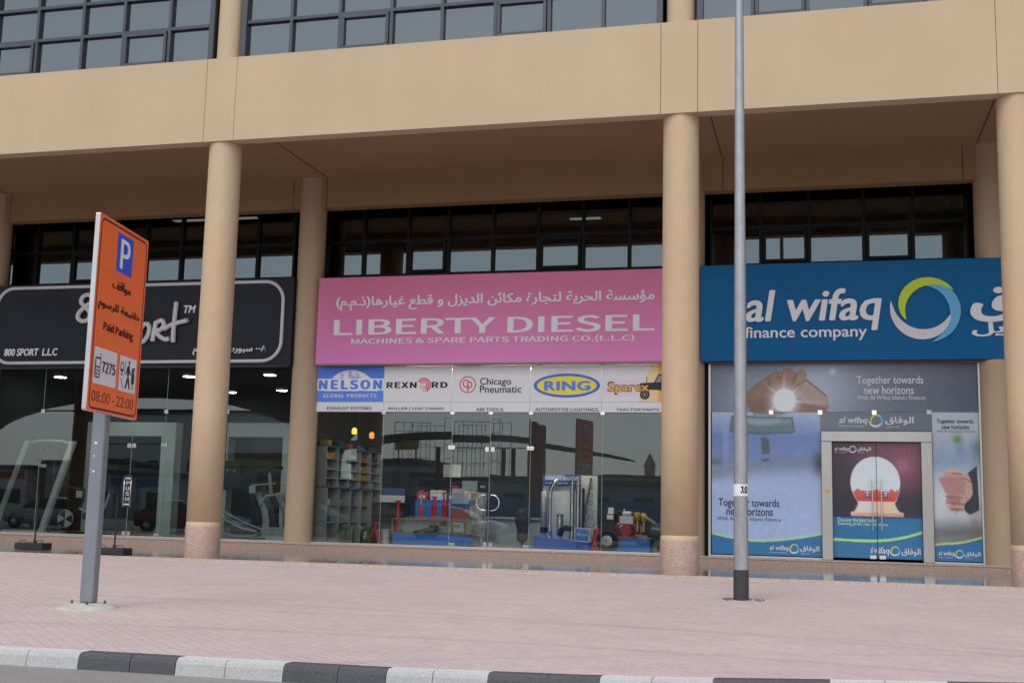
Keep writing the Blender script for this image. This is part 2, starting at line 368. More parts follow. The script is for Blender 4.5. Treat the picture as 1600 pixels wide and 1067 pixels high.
# ---- printed pictures (flat artwork held in a colour attribute) ------------
class Art:
    def __init__(s, nx, nz, rgb):
        s.nx, s.nz = nx, nz
        s.U, s.V = np.meshgrid((np.arange(nx)+.0)/(nx-1), (np.arange(nz)+.0)/(nz-1))
        s.I = np.zeros((nz, nx, 3)); s.I[:] = rgb
    def blur(s, a, r):
        for ax in (0, 1):
            for _ in range(2):
                k = max(1, int(r)); c = np.cumsum(np.concatenate([np.repeat(np.take(a, [0], ax), k, ax), a, np.repeat(np.take(a, [-1], ax), k, ax)], ax), ax)
                n = a.shape[ax]; z = np.zeros_like(np.take(c, [0], ax)); c = np.concatenate([z, c], ax)
                a = (np.take(c, range(2*k, 2*k+n), ax)-np.take(c, range(0, n), ax))/(2*k)
        return a
    def mask_poly(s, pts):
        m = np.zeros(s.U.shape, bool); k = len(pts); j = k-1
        for i in range(k):
            xi, yi = pts[i]; xj, yj = pts[j]
            c = ((yi > s.V) != (yj > s.V)) & (s.U < (xj-xi)*(s.V-yi)/((yj-yi) or 1e-9)+xi); m ^= c; j = i
        return m.astype(float)
    def put(s, mask, rgb, a=1.0):
        k = (mask*a)[..., None]; s.I = s.I*(1-k)+np.array(rgb, float)*k
    def poly(s, pts, rgb, soft=0, a=1.0):
        m = s.mask_poly(pts); s.put(s.blur(m, soft) if soft else m, rgb, a); return m
    def blob(s, u, v, ru, rv, rgb, a=1.0, p=2.0):
        d = ((s.U-u)/ru)**2+((s.V-v)/rv)**2; s.put(np.exp(-d**(p/2)), rgb, a)
    def vgrad(s, stops):
        vs = [q[0] for q in stops]
        for c in range(3): s.I[..., c] = np.interp(s.V, vs, [q[1][c] for q in stops])
    def noise(s, amp, r, seed=1):
        g = np.random.default_rng(seed).normal(size=s.U.shape); g = s.blur(g, r); g /= (g.std()+1e-9); s.I += (g*amp)[..., None]
    def build(s, name, fr, rect, thick, mats, parent, k=1.0):
        O, U, V = fr; N = U.cross(V); u0, u1, v0, v1 = rect; nx, nz = s.nx, s.nz
        pu = u0+(u1-u0)*s.U.ravel(); pv = v0+(v1-v0)*s.V.ravel()
        P3 = np.array(O)+np.outer(pu, np.array(U))+np.outer(pv, np.array(V))+np.array(N)*thick
        idx = np.arange(nx*nz).reshape(nz, nx)
        F = np.stack([idx[:-1, :-1], idx[:-1, 1:], idx[1:, 1:], idx[1:, :-1]], -1).reshape(-1, 4)
        b = [O+U*a+V*c for a, c in ((u0, v0), (u1, v0), (u1, v1), (u0, v1))]
        cr = [idx[0, 0], idx[0, -1], idx[-1, -1], idx[-1, 0]]; nb = nx*nz
        allv = P3.tolist()+[tuple(q) for q in b]
        fs = F.tolist()+[[nb+3, nb+2, nb+1, nb]]
        edges = [list(idx[0, :]), list(idx[:, -1]), list(idx[-1, ::-1]), list(idx[::-1, 0])]
        for e in range(4): fs.append([nb+e, nb+(e+1) % 4]+[int(q) for q in edges[e][::-1]])
        me = bpy.data.meshes.new(name); me.from_pydata(allv, [], fs)
        c = np.clip(s.I.reshape(-1, 3), 0, 255)/255.0
        c = np.where(c <= .04045, c/12.92, ((c+.055)/1.055)**2.4)*k
        c = np.clip(c, 0, .9); c = np.concatenate([c, np.full((4, 3), .6)]); c = np.concatenate([c, np.ones((len(c), 1))], 1)
        at = me.color_attributes.new('print', 'FLOAT_COLOR', 'POINT'); at.data.foreach_set('color', c.astype(np.float32).ravel())
        me.materials.append(mats); me.update()
        o = bpy.data.objects.new(name, me); COL.objects.link(o)
        if parent: attach(o, parent)
        return o
PRINT = print_mat('printed_film', .32)

# ================================================================== GROUND
def pav(x, y): return .12+(y+.11)*.0101+.0022*x
def walk(x): return .168+.0022*x
KB = [(-60, -12.0), (-20, -12.0), (-6.5, -11.93), (-4.9, -11.90), (-3.2, -11.87), (-1.75, -11.70), (-.92, -11.52), (-.14, -11.27), (.69, -11.05), (2, -10.66), (5, -9.9), (12, -9.3), (45, -9.0)]
def kerb_y(x):
    return float(np.interp(x, [p[0] for p in KB], [p[1] for p in KB]))
g = MB(); n = 60
g.add([(-400, -400, -.135), (400, -400, -.135), (400, 400, -.135), (-400, 400, -.135)], [(0, 1, 2, 3)])
tag(g.build('road', ASPH), kind='structure')
PAVE = brick_mat('pink_interlocking_pavers', (.575, .455, .448), (.53, .418, .414), (.43, .34, .338), .20, .10, .85, .005, rad(45), .3, [(-3.6, -31.0, 21.0, .16, .11), (-3.2, -31.6, 23.4, .15, .08), (-9, -40, 32.6, .15, .09), (6, -24, 15.5, .14, .07)])
xs = sorted(set([-60, -45, -30, -20, -14, -10, 15, 30, 45]+[round(-9+.5*i, 2) for i in range(0, 45)]))
ys_ = [0, .12, .3, .5, .7, .88, 1]
vs = []; fs = []
for x in xs:
    for t in ys_:
        y = kerb_y(x)+(-.105-kerb_y(x))*t
        vs.append((x, y, pav(x, y)))
k = len(ys_)
for i in range(len(xs)-1):
    for j in range(k-1): fs.append((i*k+j, (i+1)*k+j, (i+1)*k+j+1, i*k+j+1))
tag(MB().add(vs, fs).build('pavement', PAVE), kind='structure')
# kerb stones painted in turn black and white
KW = mat('white_kerb_paint', (.62, .62, .63), .8, noise=(5, .10), noise2=(60, .30), bump=(40, .5))
KK = mat('black_kerb_paint', (.075, .078, .09), .75, noise=(5, .18), noise2=(60, .4), bump=(40, .5))
KWF = mat('shaded_scuffed_white_kerb_paint', (.47, .47, .465), .85, noise=(2, .10), noise2=(90, .30), bump=(40, .5)); KKF = mat('scuffed_black_kerb_paint', (.085, .088, .095), .85, noise=(2, .15), noise2=(90, .4), bump=(40, .5))  # white front face: shade put into its colour, along with scuffs
KM = mat('kerb_concrete', (.26, .245, .22), .9, noise=(6, .2))
kx = [-5.66, -4.82, -3.93, -3.12, -2.37, -1.57, -.78, .03, .86]
kx = [kx[0]-.86*i for i in range(30, 0, -1)]+kx+[kx[-1]+.84*i for i in range(1, 26)]
kx = [v for i in range(len(kx)-1) for v in (kx[i], (kx[i]+kx[i+1])/2+.03*(-1)**i)]+[kx[-1]]
mb = MB()
prof = [(0.0, .002), (-.115, .004), (-.145, -.012), (-.158, -.04), (-.172, -.14)]
for i in range(len(kx)-1):
    a, b = kx[i]+.0035, kx[i+1]-.0035
    m_ = 1 if (i//2-30) % 2 == 0 else 0
    ring = []
    for x in (a, (a+b)/2, b):
        for dy, dz in prof+[(0.0, -.14)]:
            y = kerb_y(x)+dy; ring.append((x, y, pav(x, kerb_y(x))+dz))
    q = len(prof)+1; F = []
    for s_ in range(2):
        for j in range(q-1): F.append((s_*q+j, s_*q+j+1, (s_+1)*q+j+1, (s_+1)*q+j))
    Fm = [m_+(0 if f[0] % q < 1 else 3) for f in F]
    F += [tuple(range(q))[::-1], tuple(2*q+j for j in range(q))]; Fm += [m_, m_]
    for f, mm in zip(F, Fm): mb.add([ring[i] for i in f], [tuple(range(len(f)))], mm)
    mb.add([(b-.002, kerb_y(b)+dy*.93, pav(b, kerb_y(b))+dz-.006) for dy, dz in prof]+[(b+.010, kerb_y(b)+dy*.93, pav(b, kerb_y(b))+dz-.006) for dy, dz in prof],
           [(j, j+1, 6+j, 5+j) for j in range(4)], 2)
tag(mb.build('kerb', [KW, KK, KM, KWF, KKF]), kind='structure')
# polished walkway under the arcade with its granite nosing
mb = MB(); X0, X1 = -38, 16
mb.add([(X0, -.055, walk(X0)), (X1, -.055, walk(X1)), (X1, 4.28, walk(X1)+.042), (X0, 4.28, walk(X0)+.042)], [(0, 1, 2, 3)])
tag(mb.build('walkway', GRANW), kind='structure')
mb = MB()
mb.hexa([(X0, -.115, pav(X0, 0)-.03), (X1, -.115, pav(X1, 0)-.03), (X1, -.05, pav(X1, 0)-.03), (X0, -.05, pav(X0, 0)-.03)],
        [(X0, -.115, walk(X0)+.003), (X1, -.115, walk(X1)+.003), (X1, -.05, walk(X1)+.003), (X0, -.05, walk(X0)+.003)])
tag(mb.build('walkway_edge', GRANN), kind='structure')

# ================================================================== BUILDING
D = 4.58; CYL = 5.15
B = thing('office_building', 'beige arcaded office building with round columns above the shop fronts', 'building')
CX = [-28.8, -20.1, -11.53, -2.41, 3.25, 12.3]
bays = list(zip([X0]+[c+.336 for c in CX], [c-.336 for c in CX]+[X1]))
for a, b in bays: MB().box(a, b, 0, .10, 8.283, 10.0).build('fascia_panel', BEIGE, B)
for c in CX: MB().box(c-.326, c+.326, .001, .10, 8.283, 10.0).build('fascia_panel', BEIGE, B)
MB().box(X0, X1, .103, .30, 8.288, 9.99).build('fascia_beam', BEIGE, B)
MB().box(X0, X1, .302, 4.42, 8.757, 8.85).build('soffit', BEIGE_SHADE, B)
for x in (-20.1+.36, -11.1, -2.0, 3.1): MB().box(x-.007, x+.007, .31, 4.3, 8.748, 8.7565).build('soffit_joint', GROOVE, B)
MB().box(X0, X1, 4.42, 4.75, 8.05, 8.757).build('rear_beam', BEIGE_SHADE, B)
for c in CX[1:5]:
    for s_ in (-.42, .42): MB().box(c+s_-.006, c+s_+.006, 4.416, 4.4195, 8.05, 8.75).build('beam_joint', GROOVE, B)
for c in CX:                                               # round columns on granite bases
    zb = walk(c)-.02
    col = MB().lathe((c, .35, 0), [(.325, .735), (.325, .815), (.312, .818), (.312, .835), (.325, .838), (.325, 3.0), (.322, 8.30)], 40).build('column', COLP, B)
    MB().lathe((c, .35, 0), [(.335, zb), (.335, .725), (.329, .735)], 40).build('column_base', GRAN, col)
for c in (-28.8, -20.1, -11.50, -2.70, 3.345, 12.3): MB().lathe((c, 4.60, 0), [(.315, .34), (.315, 8.757)], 36).build('rear_column', REARC, B)
# plinth
MB().box(X0, X1, 4.262, 11.2, -.1, .325).build('plinth', GRAN, B)
MB().box(X0, X1, 4.247, 4.74, .326, .352).build('plinth_tread', GRANN, B)
# storeys above
for c in CX: MB().lathe((c, .30, 0), [(.265, 9.99), (.265, 13.0)], 32).build('upper_column', BEIGE, B)
MB().box(X0, X1, .0, .35, 13.0, 14.6).build('roof_parapet', BEIGE, B)
mb = MB(); mb.box(X0, X1, .35, 11.2, 13.8, 14.0); mb.box(X0, X1, 11.2, 11.4, -.1, 14.0); mb.box(X0-.2, X0, .1, 11.4, -.1, 14); mb.box(X1, X1+.2, .1, 11.4, -.1, 14)
mb.build('rear_wall', BEIGE, B)
def pane(mb, x0, x1, y, z0, z1, m=0, tilt=.004, sd=None):
    a, b = (random.uniform(-tilt, tilt) for _ in range(2))
    hw, hh = (x1-x0)/2, (z1-z0)/2
    f = lambda sx, sz: y+sx*hw*a+sz*hh*b
    mb.add([(x0, f(-1, -1), z0), (x1, f(1, -1), z0), (x1, f(1, 1), z1), (x0, f(-1, 1), z1)], [(0, 1, 2, 3)], m)
def window(xs_, casements, zr, y, fm, gm, jamb, mw, name, cas_row=0, sill=.03):
    """One glazed bay: a frame mesh, its panes as one sub-part and each opening casement as another."""
    f = MB(); d0, d1 = y-.06, y+.06; z0, z1 = zr[0], zr[-1]
    for i, x in enumerate(xs_):
        if i == 0: f.box(x, x+jamb, d0-.03, d1, z0, z1)
        elif i == len(xs_)-1: f.box(x-jamb, x, d0-.03, d1, z0, z1)
        else: f.box(x-mw/2, x+mw/2, d0, d1, z0+.001, z1)
    for z in zr[1:-1]:
        for i in range(len(xs_)-1):
            a = xs_[i]+(jamb if i == 0 else mw/2); b = xs_[i+1]-(jamb if i == len(xs_)-2 else mw/2)
            f.box(a+.001, b-.001, d0+.004, d1, z-mw/2, z+mw/2)
    for i in range(len(xs_)-1):
        a = xs_[i]+(jamb if i == 0 else mw/2); b = xs_[i+1]-(jamb if i == len(xs_)-2 else mw/2)
        f.box(a+.001, b-.001, d0+.004, d1, z0, z0+sill); f.box(a+.001, b-.001, d0+.004, d1, z1-.05, z1)
    fr = f.build(name, fm, B)
    g = MB()
    for i in range(len(xs_)-1):
        for j in range(len(zr)-1):
            if j == cas_row and i in casements: continue
            pane(g, xs_[i]+.02, xs_[i+1]-.02, y+.02, zr[j]+(sill-.01 if j == 0 else .01), zr[j+1]-.01)
    g.build('pane', gm, fr)
    for i in casements:
        a, b = xs_[i]+mw/2+.012, xs_[i+1]-mw/2-.012; z0_, z1_ = zr[cas_row]+sill+.008, zr[cas_row+1]-mw/2-.012
        c = MB(); e = .065; y0_, y1_ = y-.095, y+.03
        c.box(a, b, y0_, y1_, z0_, z0_+e); c.box(a, b, y0_, y1_, z1_-e, z1_); c.box(a, a+e, y0_, y1_, z0_+e, z1_-e); c.box(b-e, b, y0_, y1_, z0_+e, z1_-e)
        pane(c, a+e-.01, b-e+.01, y-.03, z0_+e-.01, z1_-e+.01, 1, .003)
        c.build('casement', [fm, gm], fr, .006, 1)
    return fr
ZU = [10.0, 10.78, 11.50, 12.25, 13.0]
def even(a, b, n): return [a+(b-a)*i/n for i in range(n+1)]
UPW = [(even(-37.9, -29.12, 8), []), (even(-28.5, -20.42, 8), [2, 5]),
       ([-19.78, -19.15, -18.1, -17.05, -16.01, -14.91, -13.93, -12.86, -11.83], [6, 3]),
       ([-11.22, -10.14, -9.10, -8.02, -6.98, -5.92, -4.87, -3.84, -2.73], [2, 5]),
       ([-2.11, -1.12, -.16, .83, 1.84, 2.91], [1, 3]), (even(3.53, 12.0, 8), [2, 5]), (even(12.6, 15.9, 3), [])]
for xs_, cs in UPW: window(xs_, cs, ZU, .20, FRAME, UPGLASS, .11, .064, 'window')
K_ = 1.0228
def sc_(l): return [v*K_ for v in l]
ZC = [6.385, 7.37, 8.25]
CLW = [(even(-28.4, -20.5, 8), []), (sc_([-19.80, -18.89, -17.87, -16.83, -15.85, -14.88, -13.87, -12.86, -11.88]), [2]),
       (sc_([-11.13, -10.18, -9.10, -8.14, -7.09, -6.05, -5.03, -4.01, -2.75]), [2, 5]),
       (sc_([-2.27, -1.21, -.21, .88, 1.85, 2.91]), [1, 3]), (even(3.6, 12.0, 8), [])]
for xs_, cs in CLW: window(xs_, cs, ZC, CYL, FRAMEB, CLGLASS, .06, .07, 'clerestory_window', sill=.195)
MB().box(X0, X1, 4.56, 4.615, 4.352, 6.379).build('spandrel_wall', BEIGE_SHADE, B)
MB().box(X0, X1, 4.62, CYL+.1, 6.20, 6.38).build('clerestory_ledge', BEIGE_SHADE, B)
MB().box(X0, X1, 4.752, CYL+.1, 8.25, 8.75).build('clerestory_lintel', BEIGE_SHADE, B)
# rooms behind the glass
mb = MB()
for c in CX: mb.box(c-.10, c+.10, 4.80, 11.0, .326, 4.37)
mb.box(X0, X1, 10.98, 11.19, .326, 4.37)
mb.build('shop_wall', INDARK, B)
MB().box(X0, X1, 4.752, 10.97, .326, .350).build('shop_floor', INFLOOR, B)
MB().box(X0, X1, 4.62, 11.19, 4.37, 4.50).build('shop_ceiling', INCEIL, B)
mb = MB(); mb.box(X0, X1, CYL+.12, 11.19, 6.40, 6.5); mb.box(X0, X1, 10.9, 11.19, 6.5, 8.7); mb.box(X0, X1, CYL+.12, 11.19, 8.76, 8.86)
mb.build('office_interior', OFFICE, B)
# shop fronts: frameless glass held by steel patch fittings
def gpanel(x0, x1, z0, z1, name='glass_panel', m=SHOPGLASS, y=D):
    mb = MB(); pane(mb, x0+.005, x1-.005, y, z0+.005, z1-.005, 0, .0012)
    e = MB()
    return mb.build(name, m, B)
EDGE = mat('glass_edge', (.30, .42, .40), .2)
def front(joints, door, ztop, top_glass):
    for i in range(len(joints)-1):
        a, b = joints[i], joints[i+1]
        if i not in door: gpanel(a, b, .385, 3.30)
        else:
            gpanel(a, b, 2.53, 3.30)
            gpanel(a, b, .40, 2.52, 'glass_door')
        if top_glass: gpanel(a, b, 3.325, ztop)
    for x in joints[1:-1]: MB().box(x-.004, x+.004, D-.004, D+.006, .39, ztop if top_glass else 3.3).build('glass_joint', EDGE, B)
    mb = MB(); mb.box(joints[0], joints[-1], D-.03, D+.03, .353, .382); mb.build('sill_rail', ALU, B)
    def patch(x, z, sx=.10, sz=.10):
        mb = MB(); mb.box(x-sx/2, x+sx/2, D-.026, D+.02, z-sz/2, z+sz/2); mb.cyl((x, D-.026, z), (x, D-.034, z), .014, n=10)
        mb.build('patch_fitting', CHROME, B, .006, 1)
    for x in joints[1:-1]: patch(x, 3.30)
    if door:
        a, m_, b = joints[door[0]], joints[door[0]+1], joints[door[1]+1]
        for x in (a, b): patch(x, 2.52, .16, .085)
        for x in (m_-.065, m_+.065): patch(x, 2.49, .09, .11); patch(x, .435, .085, .10)
        for x in (a+.06, b-.06): patch(x, .425, .14, .07)
front([-19.80, -18.38, -16.73, -15.88, -15.02, -13.43, -11.83], [2, 3], 4.34, True)
front([-11.20, -9.54, -7.92, -7.04, -6.13, -4.55, -2.72], [2, 3], 4.34, False)
front(even(-28.5, -20.4, 5), [], 4.34, True)
front(even(3.5, 12.0, 5), [], 4.34, True)
doors = [o for o in COL.objects if o.name.startswith('glass_door')]
for o, s_ in zip(doors[2:], (-1, 1)):                       # D-shaped pulls on the middle shop's doors
    x = -7.04+s_*.045; mb = MB()
    pts = [(x, D-.02, 1.50), (x, D-.06, 1.50)]+[(x+s_*(.06+.15*math.sin(rad(a))), D-.07, 1.335+.165*math.cos(rad(a))) for a in range(0, 181, 20)]+[(x, D-.06, 1.17), (x, D-.02, 1.17)]
    mb.tube(pts, .013, 8); mb.build('door_handle', CHROME, o)
for o, s_ in zip(doors[:2], (-1, 1)):
    x = -15.88+s_*.09; mb = MB(); mb.tube([(x, D-.02, 1.75), (x, D-.07, 1.75), (x, D-.07, 1.05), (x, D-.02, 1.05)], .013, 8); mb.build('door_handle', CHROME, o)
# right-hand front: film-covered glass with a steel door frame
fm = MB()
fm.box(-.03, .185, D-.10, D+.05, .353, 2.72); fm.box(1.895, 2.11, D-.10, D+.05, .353, 2.72)
fm.hexa([(-.03, D-.10, 2.722), (2.11, D-.10, 2.722), (2.11, D+.05, 2.722), (-.03, D+.05, 2.722)], [(-.03, D-.10, 2.935), (2.11, D-.10, 2.935), (2.11, D+.05, 2.935), (-.03, D+.05, 2.935)])
dfr = fm.build('door_frame', STEEL, B, .008, 1)
mb = MB()
for x in (-2.30, 3.005): mb.box(x, x+.045, D-.05, D+.05, .353, 4.33)
mb.box(-2.255, 3.004, D-.05, D+.05, 4.318, 4.34); mb.box(-2.255, -.035, D-.04, D+.04, .353, .385); mb.box(2.115, 3.004, D-.04, D+.04, .353, .385)
mb.build('glazing_frame', ALU, B)
mb = MB(); mb.box(-2.254, -.035, D-.008, D+.012, .386, 4.317); mb.box(2.115, 3.003, D-.008, D+.012, .386, 4.317); mb.box(-.034, 2.114, D-.008, D+.012, 2.936, 4.317)
mb.build('film_covered_glazing', FRAMEB, B)
for a, b, s_ in ((.187, 1.036, -1), (1.044, 1.893, 1)):
    d_ = MB().box(a, b, D-.008, D+.012, .40, 2.715).build('door', FRAMEB, B)
    x = 1.04+s_*.085; mb = MB()
    mb.cyl((x, D-.075, .95), (x, D-.075, 1.98), .012); mb.cyl((x, D-.075, 1.05), (x, D-.01, 1.05), .008); mb.cyl((x, D-.075, 1.88), (x, D-.01, 1.88), .008)
    mb.build('door_handle', CHROME, d_)
for x in (.95, 1.13): MB().box(x-.06, x+.06, D-.03, D-.017, .40, .47).build('lower_hinge', CHROME, dfr)
mb = MB(); mb.cyl((.08, D-.10, 1.72), (.08, D-.112, 1.72), .045, n=20)
mb.build('door_bell', mat('yellow_plastic', (.75, .42, .03), .4), dfr, .003, 1)
for x, z in ((-1.02, 3.315), (-.04, 3.315), (1.02, 3.315), (2.07, 3.325)):
    mb = MB().box(x-.05, x+.05, D-.036, D-.018, z-.05, z+.05); mb.build('patch_fitting', STEEL if x > 2 else CHROME, B, .005, 1)

# ================================================================== SHOP SIGNS
SF = 4.28
W4 = WALL(SF)
KP = 1.6                       # printed colours: photographed value -> surface colour in the arcade's soft light
def logo(parent, rect, fr, off, mt_txt, subs=True, name='lettering'):
    """The finance company's mark: name, ring of three swooshes, Arabic name."""
    u0, u1, v0, v1 = rect; w_, h_ = u1-u0, v1-v0
    mb = MB()
    text_into(mb, 'al wifaq', (u0, u0+.385*w_, v0+.22*h_, v0+.80*h_), fr, off, 0, 0, .022, .18)
    text_into(mb, 'الوفاق', (u0+.62*w_, u1, v0+.22*h_, v0+.82*h_), fr, off, 0, 0, .025, 0, True)
    if subs:
        text_into(mb, 'finance company', (u0+.0*w_, u0+.34*w_, v0+.05*h_, v0+.21*h_), fr, off, 0, 0, .01)
        text_into(mb, 'للتمويل', (u0+.63*w_, u0+.80*w_, v0+.02*h_, v0+.18*h_), fr, off, 0, 0, .01, 0, True)
    mb.build(name, mt_txt, parent)
    ring(parent, u0+.50*w_, v0+.52*h_, .50*h_, fr, off)
RG = mat('lime_green_sign_face', P(178, 200, 35, 1.25), .5); RB = mat('light_blue_sign_face', P(92, 160, 200, 1.3), .5); RW = mat('white_sign_face', (.72, .72, .74), .5)
def ring(parent, cx, cy, R, fr, off, depth=0.0):
    mb = MB()
    swoosh(mb, cx, cy, R*.93, 34, fr, off+.003, 0, depth=depth); swoosh(mb, cx, cy, R, 166, fr, off+.002, 1, depth=depth); swoosh(mb, cx, cy, R, 278, fr, off+.001, 2, depth=depth)
    mb.build('ring_emblem', [RG, RW, RB], parent)
# 1 black sign of the sports shop
S1 = thing('shop_sign', 'charcoal black shop sign with white rounded outline and brush script letters', 'shop sign', (-15.8, 4.4, 4.35))
MB().box(-19.86, -11.76, SF, 4.50, 4.352, 6.385).build('panel', mat('charcoal_sign_face', (.017, .020, .028), .5, noise=(.8, .10), spec=.25), S1, .006, 1)
MB().box(-19.80, -11.80, SF-.05, SF-.002, 4.300, 4.345).build('lower_trim', BLACK, S1)
SW = mat('white_moulded_letter', (.66, .66, .67), .45)
pts = rrect(-19.69, -12.0, 4.445, 6.30, .46, 10)
MB().tube([(x, SF-.02, z) for x, z in pts], .042, 8, 0, True).build('outline', SW, S1)
def stroke(pts, r=.058, n=4):
    P_ = [Vector((x, 0, z)) for x, z in pts]; out = []
    for i in range(len(P_)-1):
        a, b, c, d = P_[max(i-1, 0)], P_[i], P_[i+1], P_[min(i+2, len(P_)-1)]
        for k in range(n):
            t = k/n; out.append(.5*((2*b)+(c-a)*t+(2*a-5*b+4*c-d)*t*t+(3*b-a-3*c+d)*t**3))
    out.append(P_[-1]); return [(p.x, SF-.055, p.z) for p in out]
def letter(strokes, r=.058):
    mb = MB()
    for st in strokes: mb.tube(stroke(st), r, 8)
    mb.build('script_letter', SW, S1)
letter([[(-16.98, 5.98), (-17.10, 6.09), (-17.27, 6.04), (-17.30, 5.90), (-17.18, 5.79), (-17.05, 5.66), (-17.06, 5.50), (-17.22, 5.44), (-17.36, 5.52), (-17.34, 5.66), (-17.18, 5.80), (-17.02, 5.90), (-16.98, 5.98)]])
for cx, cz in ((-16.74, 5.66), (-16.36, 5.56)):
    letter([[(cx+.16*math.cos(rad(a))+.04*math.sin(rad(a)), cz+.27*math.sin(rad(a))) for a in range(80, 441, 40)]])
letter([[(-15.93, 5.72), (-16.06, 5.76), (-16.14, 5.66), (-16.05, 5.52), (-15.99, 5.38), (-16.08, 5.26), (-16.20, 5.27)]])
letter([[(-15.84, 5.60), (-15.86, 5.30), (-15.90, 5.00)], [(-15.85, 5.56), (-15.70, 5.58), (-15.66, 5.44), (-15.74, 5.33), (-15.86, 5.32)]])
letter([[(-15.54+.13*math.cos(rad(a))+.05*math.sin(rad(a)), 5.14+.22*math.sin(rad(a))) for a in range(80, 441, 40)]])
letter([[(-15.24, 5.40), (-15.27, 5.15), (-15.30, 4.93)], [(-15.25, 5.36), (-15.10, 5.43), (-15.02, 5.33), (-15.10, 5.21), (-15.22, 5.17), (-15.10, 5.04), (-14.95, 4.97), (-14.86, 5.0)]])
letter([[(-14.73, 5.86), (-14.75, 5.5), (-14.76, 5.15), (-14.75, 4.90)], [(-15.02, 5.22), (-14.8, 5.33), (-14.55, 5.39), (-14.40, 5.42)]])
lettering('TM', (-14.55, -14.24, 5.60, 5.78), W4, TEXTW, S1, depth=.02, bold=.02, shear=.2)
lettering('800 SPORT  L.L.C', (-19.39, -17.89, 4.625, 4.805), W4, TEXTW, S1, depth=.012, bold=.03, shear=.12)
lettering('٨٠٠ سبورت ش.ذ.م.م', (-14.25, -12.37, 4.60, 4.81), W4, TEXTW, S1, depth=.012, bold=.025, arabic=True)
# 2 pink sign
S2 = thing('shop_sign', 'faded pink shop sign with white English and Arabic lettering', 'shop sign', (-6.9, 4.4, 4.35))
PINK = bpy.data.materials.new('sun_faded_pink_sign_face'); PINK.use_nodes = True
t = PINK.node_tree; b = t.nodes['Principled BSDF']; b.inputs['Roughness'].default_value = .38
tc = t.nodes.new('ShaderNodeTexCoord'); sx = t.nodes.new('ShaderNodeSeparateXYZ'); t.links.new(tc.outputs['Object'], sx.inputs[0])
mr = t.nodes.new('ShaderNodeMapRange'); mr.inputs['From Min'].default_value = 4.35; mr.inputs['From Max'].default_value = 6.38; t.links.new(sx.outputs['Z'], mr.inputs['Value'])
nz = t.nodes.new('ShaderNodeTexNoise'); nz.inputs['Scale'].default_value = .8; mp = t.nodes.new('ShaderNodeMapping'); mp.inputs['Scale'].default_value = (1.2, 1, .12)
t.links.new(tc.outputs['Object'], mp.inputs[0]); t.links.new(mp.outputs[0], nz.inputs['Vector'])
ad = t.nodes.new('ShaderNodeMath'); ad.operation = 'MULTIPLY_ADD'; ad.inputs[1].default_value = .35; t.links.new(nz.outputs['Fac'], ad.inputs[0]); t.links.new(mr.outputs[0], ad.inputs[2])
cr = t.nodes.new('ShaderNodeValToRGB'); cr.color_ramp.elements[0].position = .12; cr.color_ramp.elements[0].color = (*P(192, 112, 168, 1.48), 1)
cr.color_ramp.elements[1].position = 1.12; cr.color_ramp.elements[1].color = (*P(184, 94, 130, 1.42), 1)
t.links.new(ad.outputs[0], cr.inputs[0]); t.links.new(cr.outputs[0], b.inputs['Base Color'])
MB().box(-11.14, -2.75, SF, 4.52, 4.362, 6.352).build('panel', PINK, S2, .008, 1)
MB().box(-11.12, -2.76, SF+.012, 4.50, 4.338, 4.360).build('lower_trim', mat('aged_trim', (.30, .24, .17), .6), S2)
lettering('مؤسسة الحرية لتجارة مكائن الديزل و قطع غيارها(ذ.م.م)', (-10.69, -3.41, 5.575, 5.915), W4, TEXTW, S2, bold=.028, arabic=True)
lettering('LIBERTY DIESEL', sans=True, rect=(-10.72, -3.41, 5.014, 5.375), fr=W4, mt=TEXTW, parent=S2, bold=.028, name='lettering')
lettering('MACHINES & SPARE PARTS TRADING CO.(L.L.C)', sans=True, rect=(-10.28, -3.84, 4.785, 4.945), fr=W4, mt=TEXTW, parent=S2, bold=.022)
# 3 blue sign
S3 = thing('shop_sign', 'deep blue shop sign with raised white lettering and green, white and blue ring', 'shop sign', (.5, 4.4, 4.35))
MB().box(-2.44, 9.2, SF, 4.50, 4.352, 6.385).build('panel', mat('deep_blue_sign_face', P(0, 82, 128, 1.45), .5, noise=(.6, .06), spec=.2), S3, .006, 1)
lettering('al wifaq', (-1.52, 1.197, 4.955, 5.83), W4, TEXTW, S3, depth=.045, bold=.022, shear=.16)
lettering('finance company', (-1.53, .90, 4.755, 5.06), W4, TEXTW, S3, depth=.03, bold=.016)
ring(S3, 2.04, 5.385, .69, W4, .004, .04)
lettering('الوفاق', (2.87, 5.55, 5.05, 5.86), W4, TEXTW, S3, depth=.045, bold=.05, arabic=True)
lettering('للتمويل', (2.89, 4.7, 4.80, 5.085), W4, TEXTW, S3, depth=.03, bold=.03, arabic=True)
MB().box(-2.30, 9.2, 4.36, 4.56, 4.325, 4.348).build('lower_trim', mat('brown_trim', (.12, .075, .05), .6), S3)

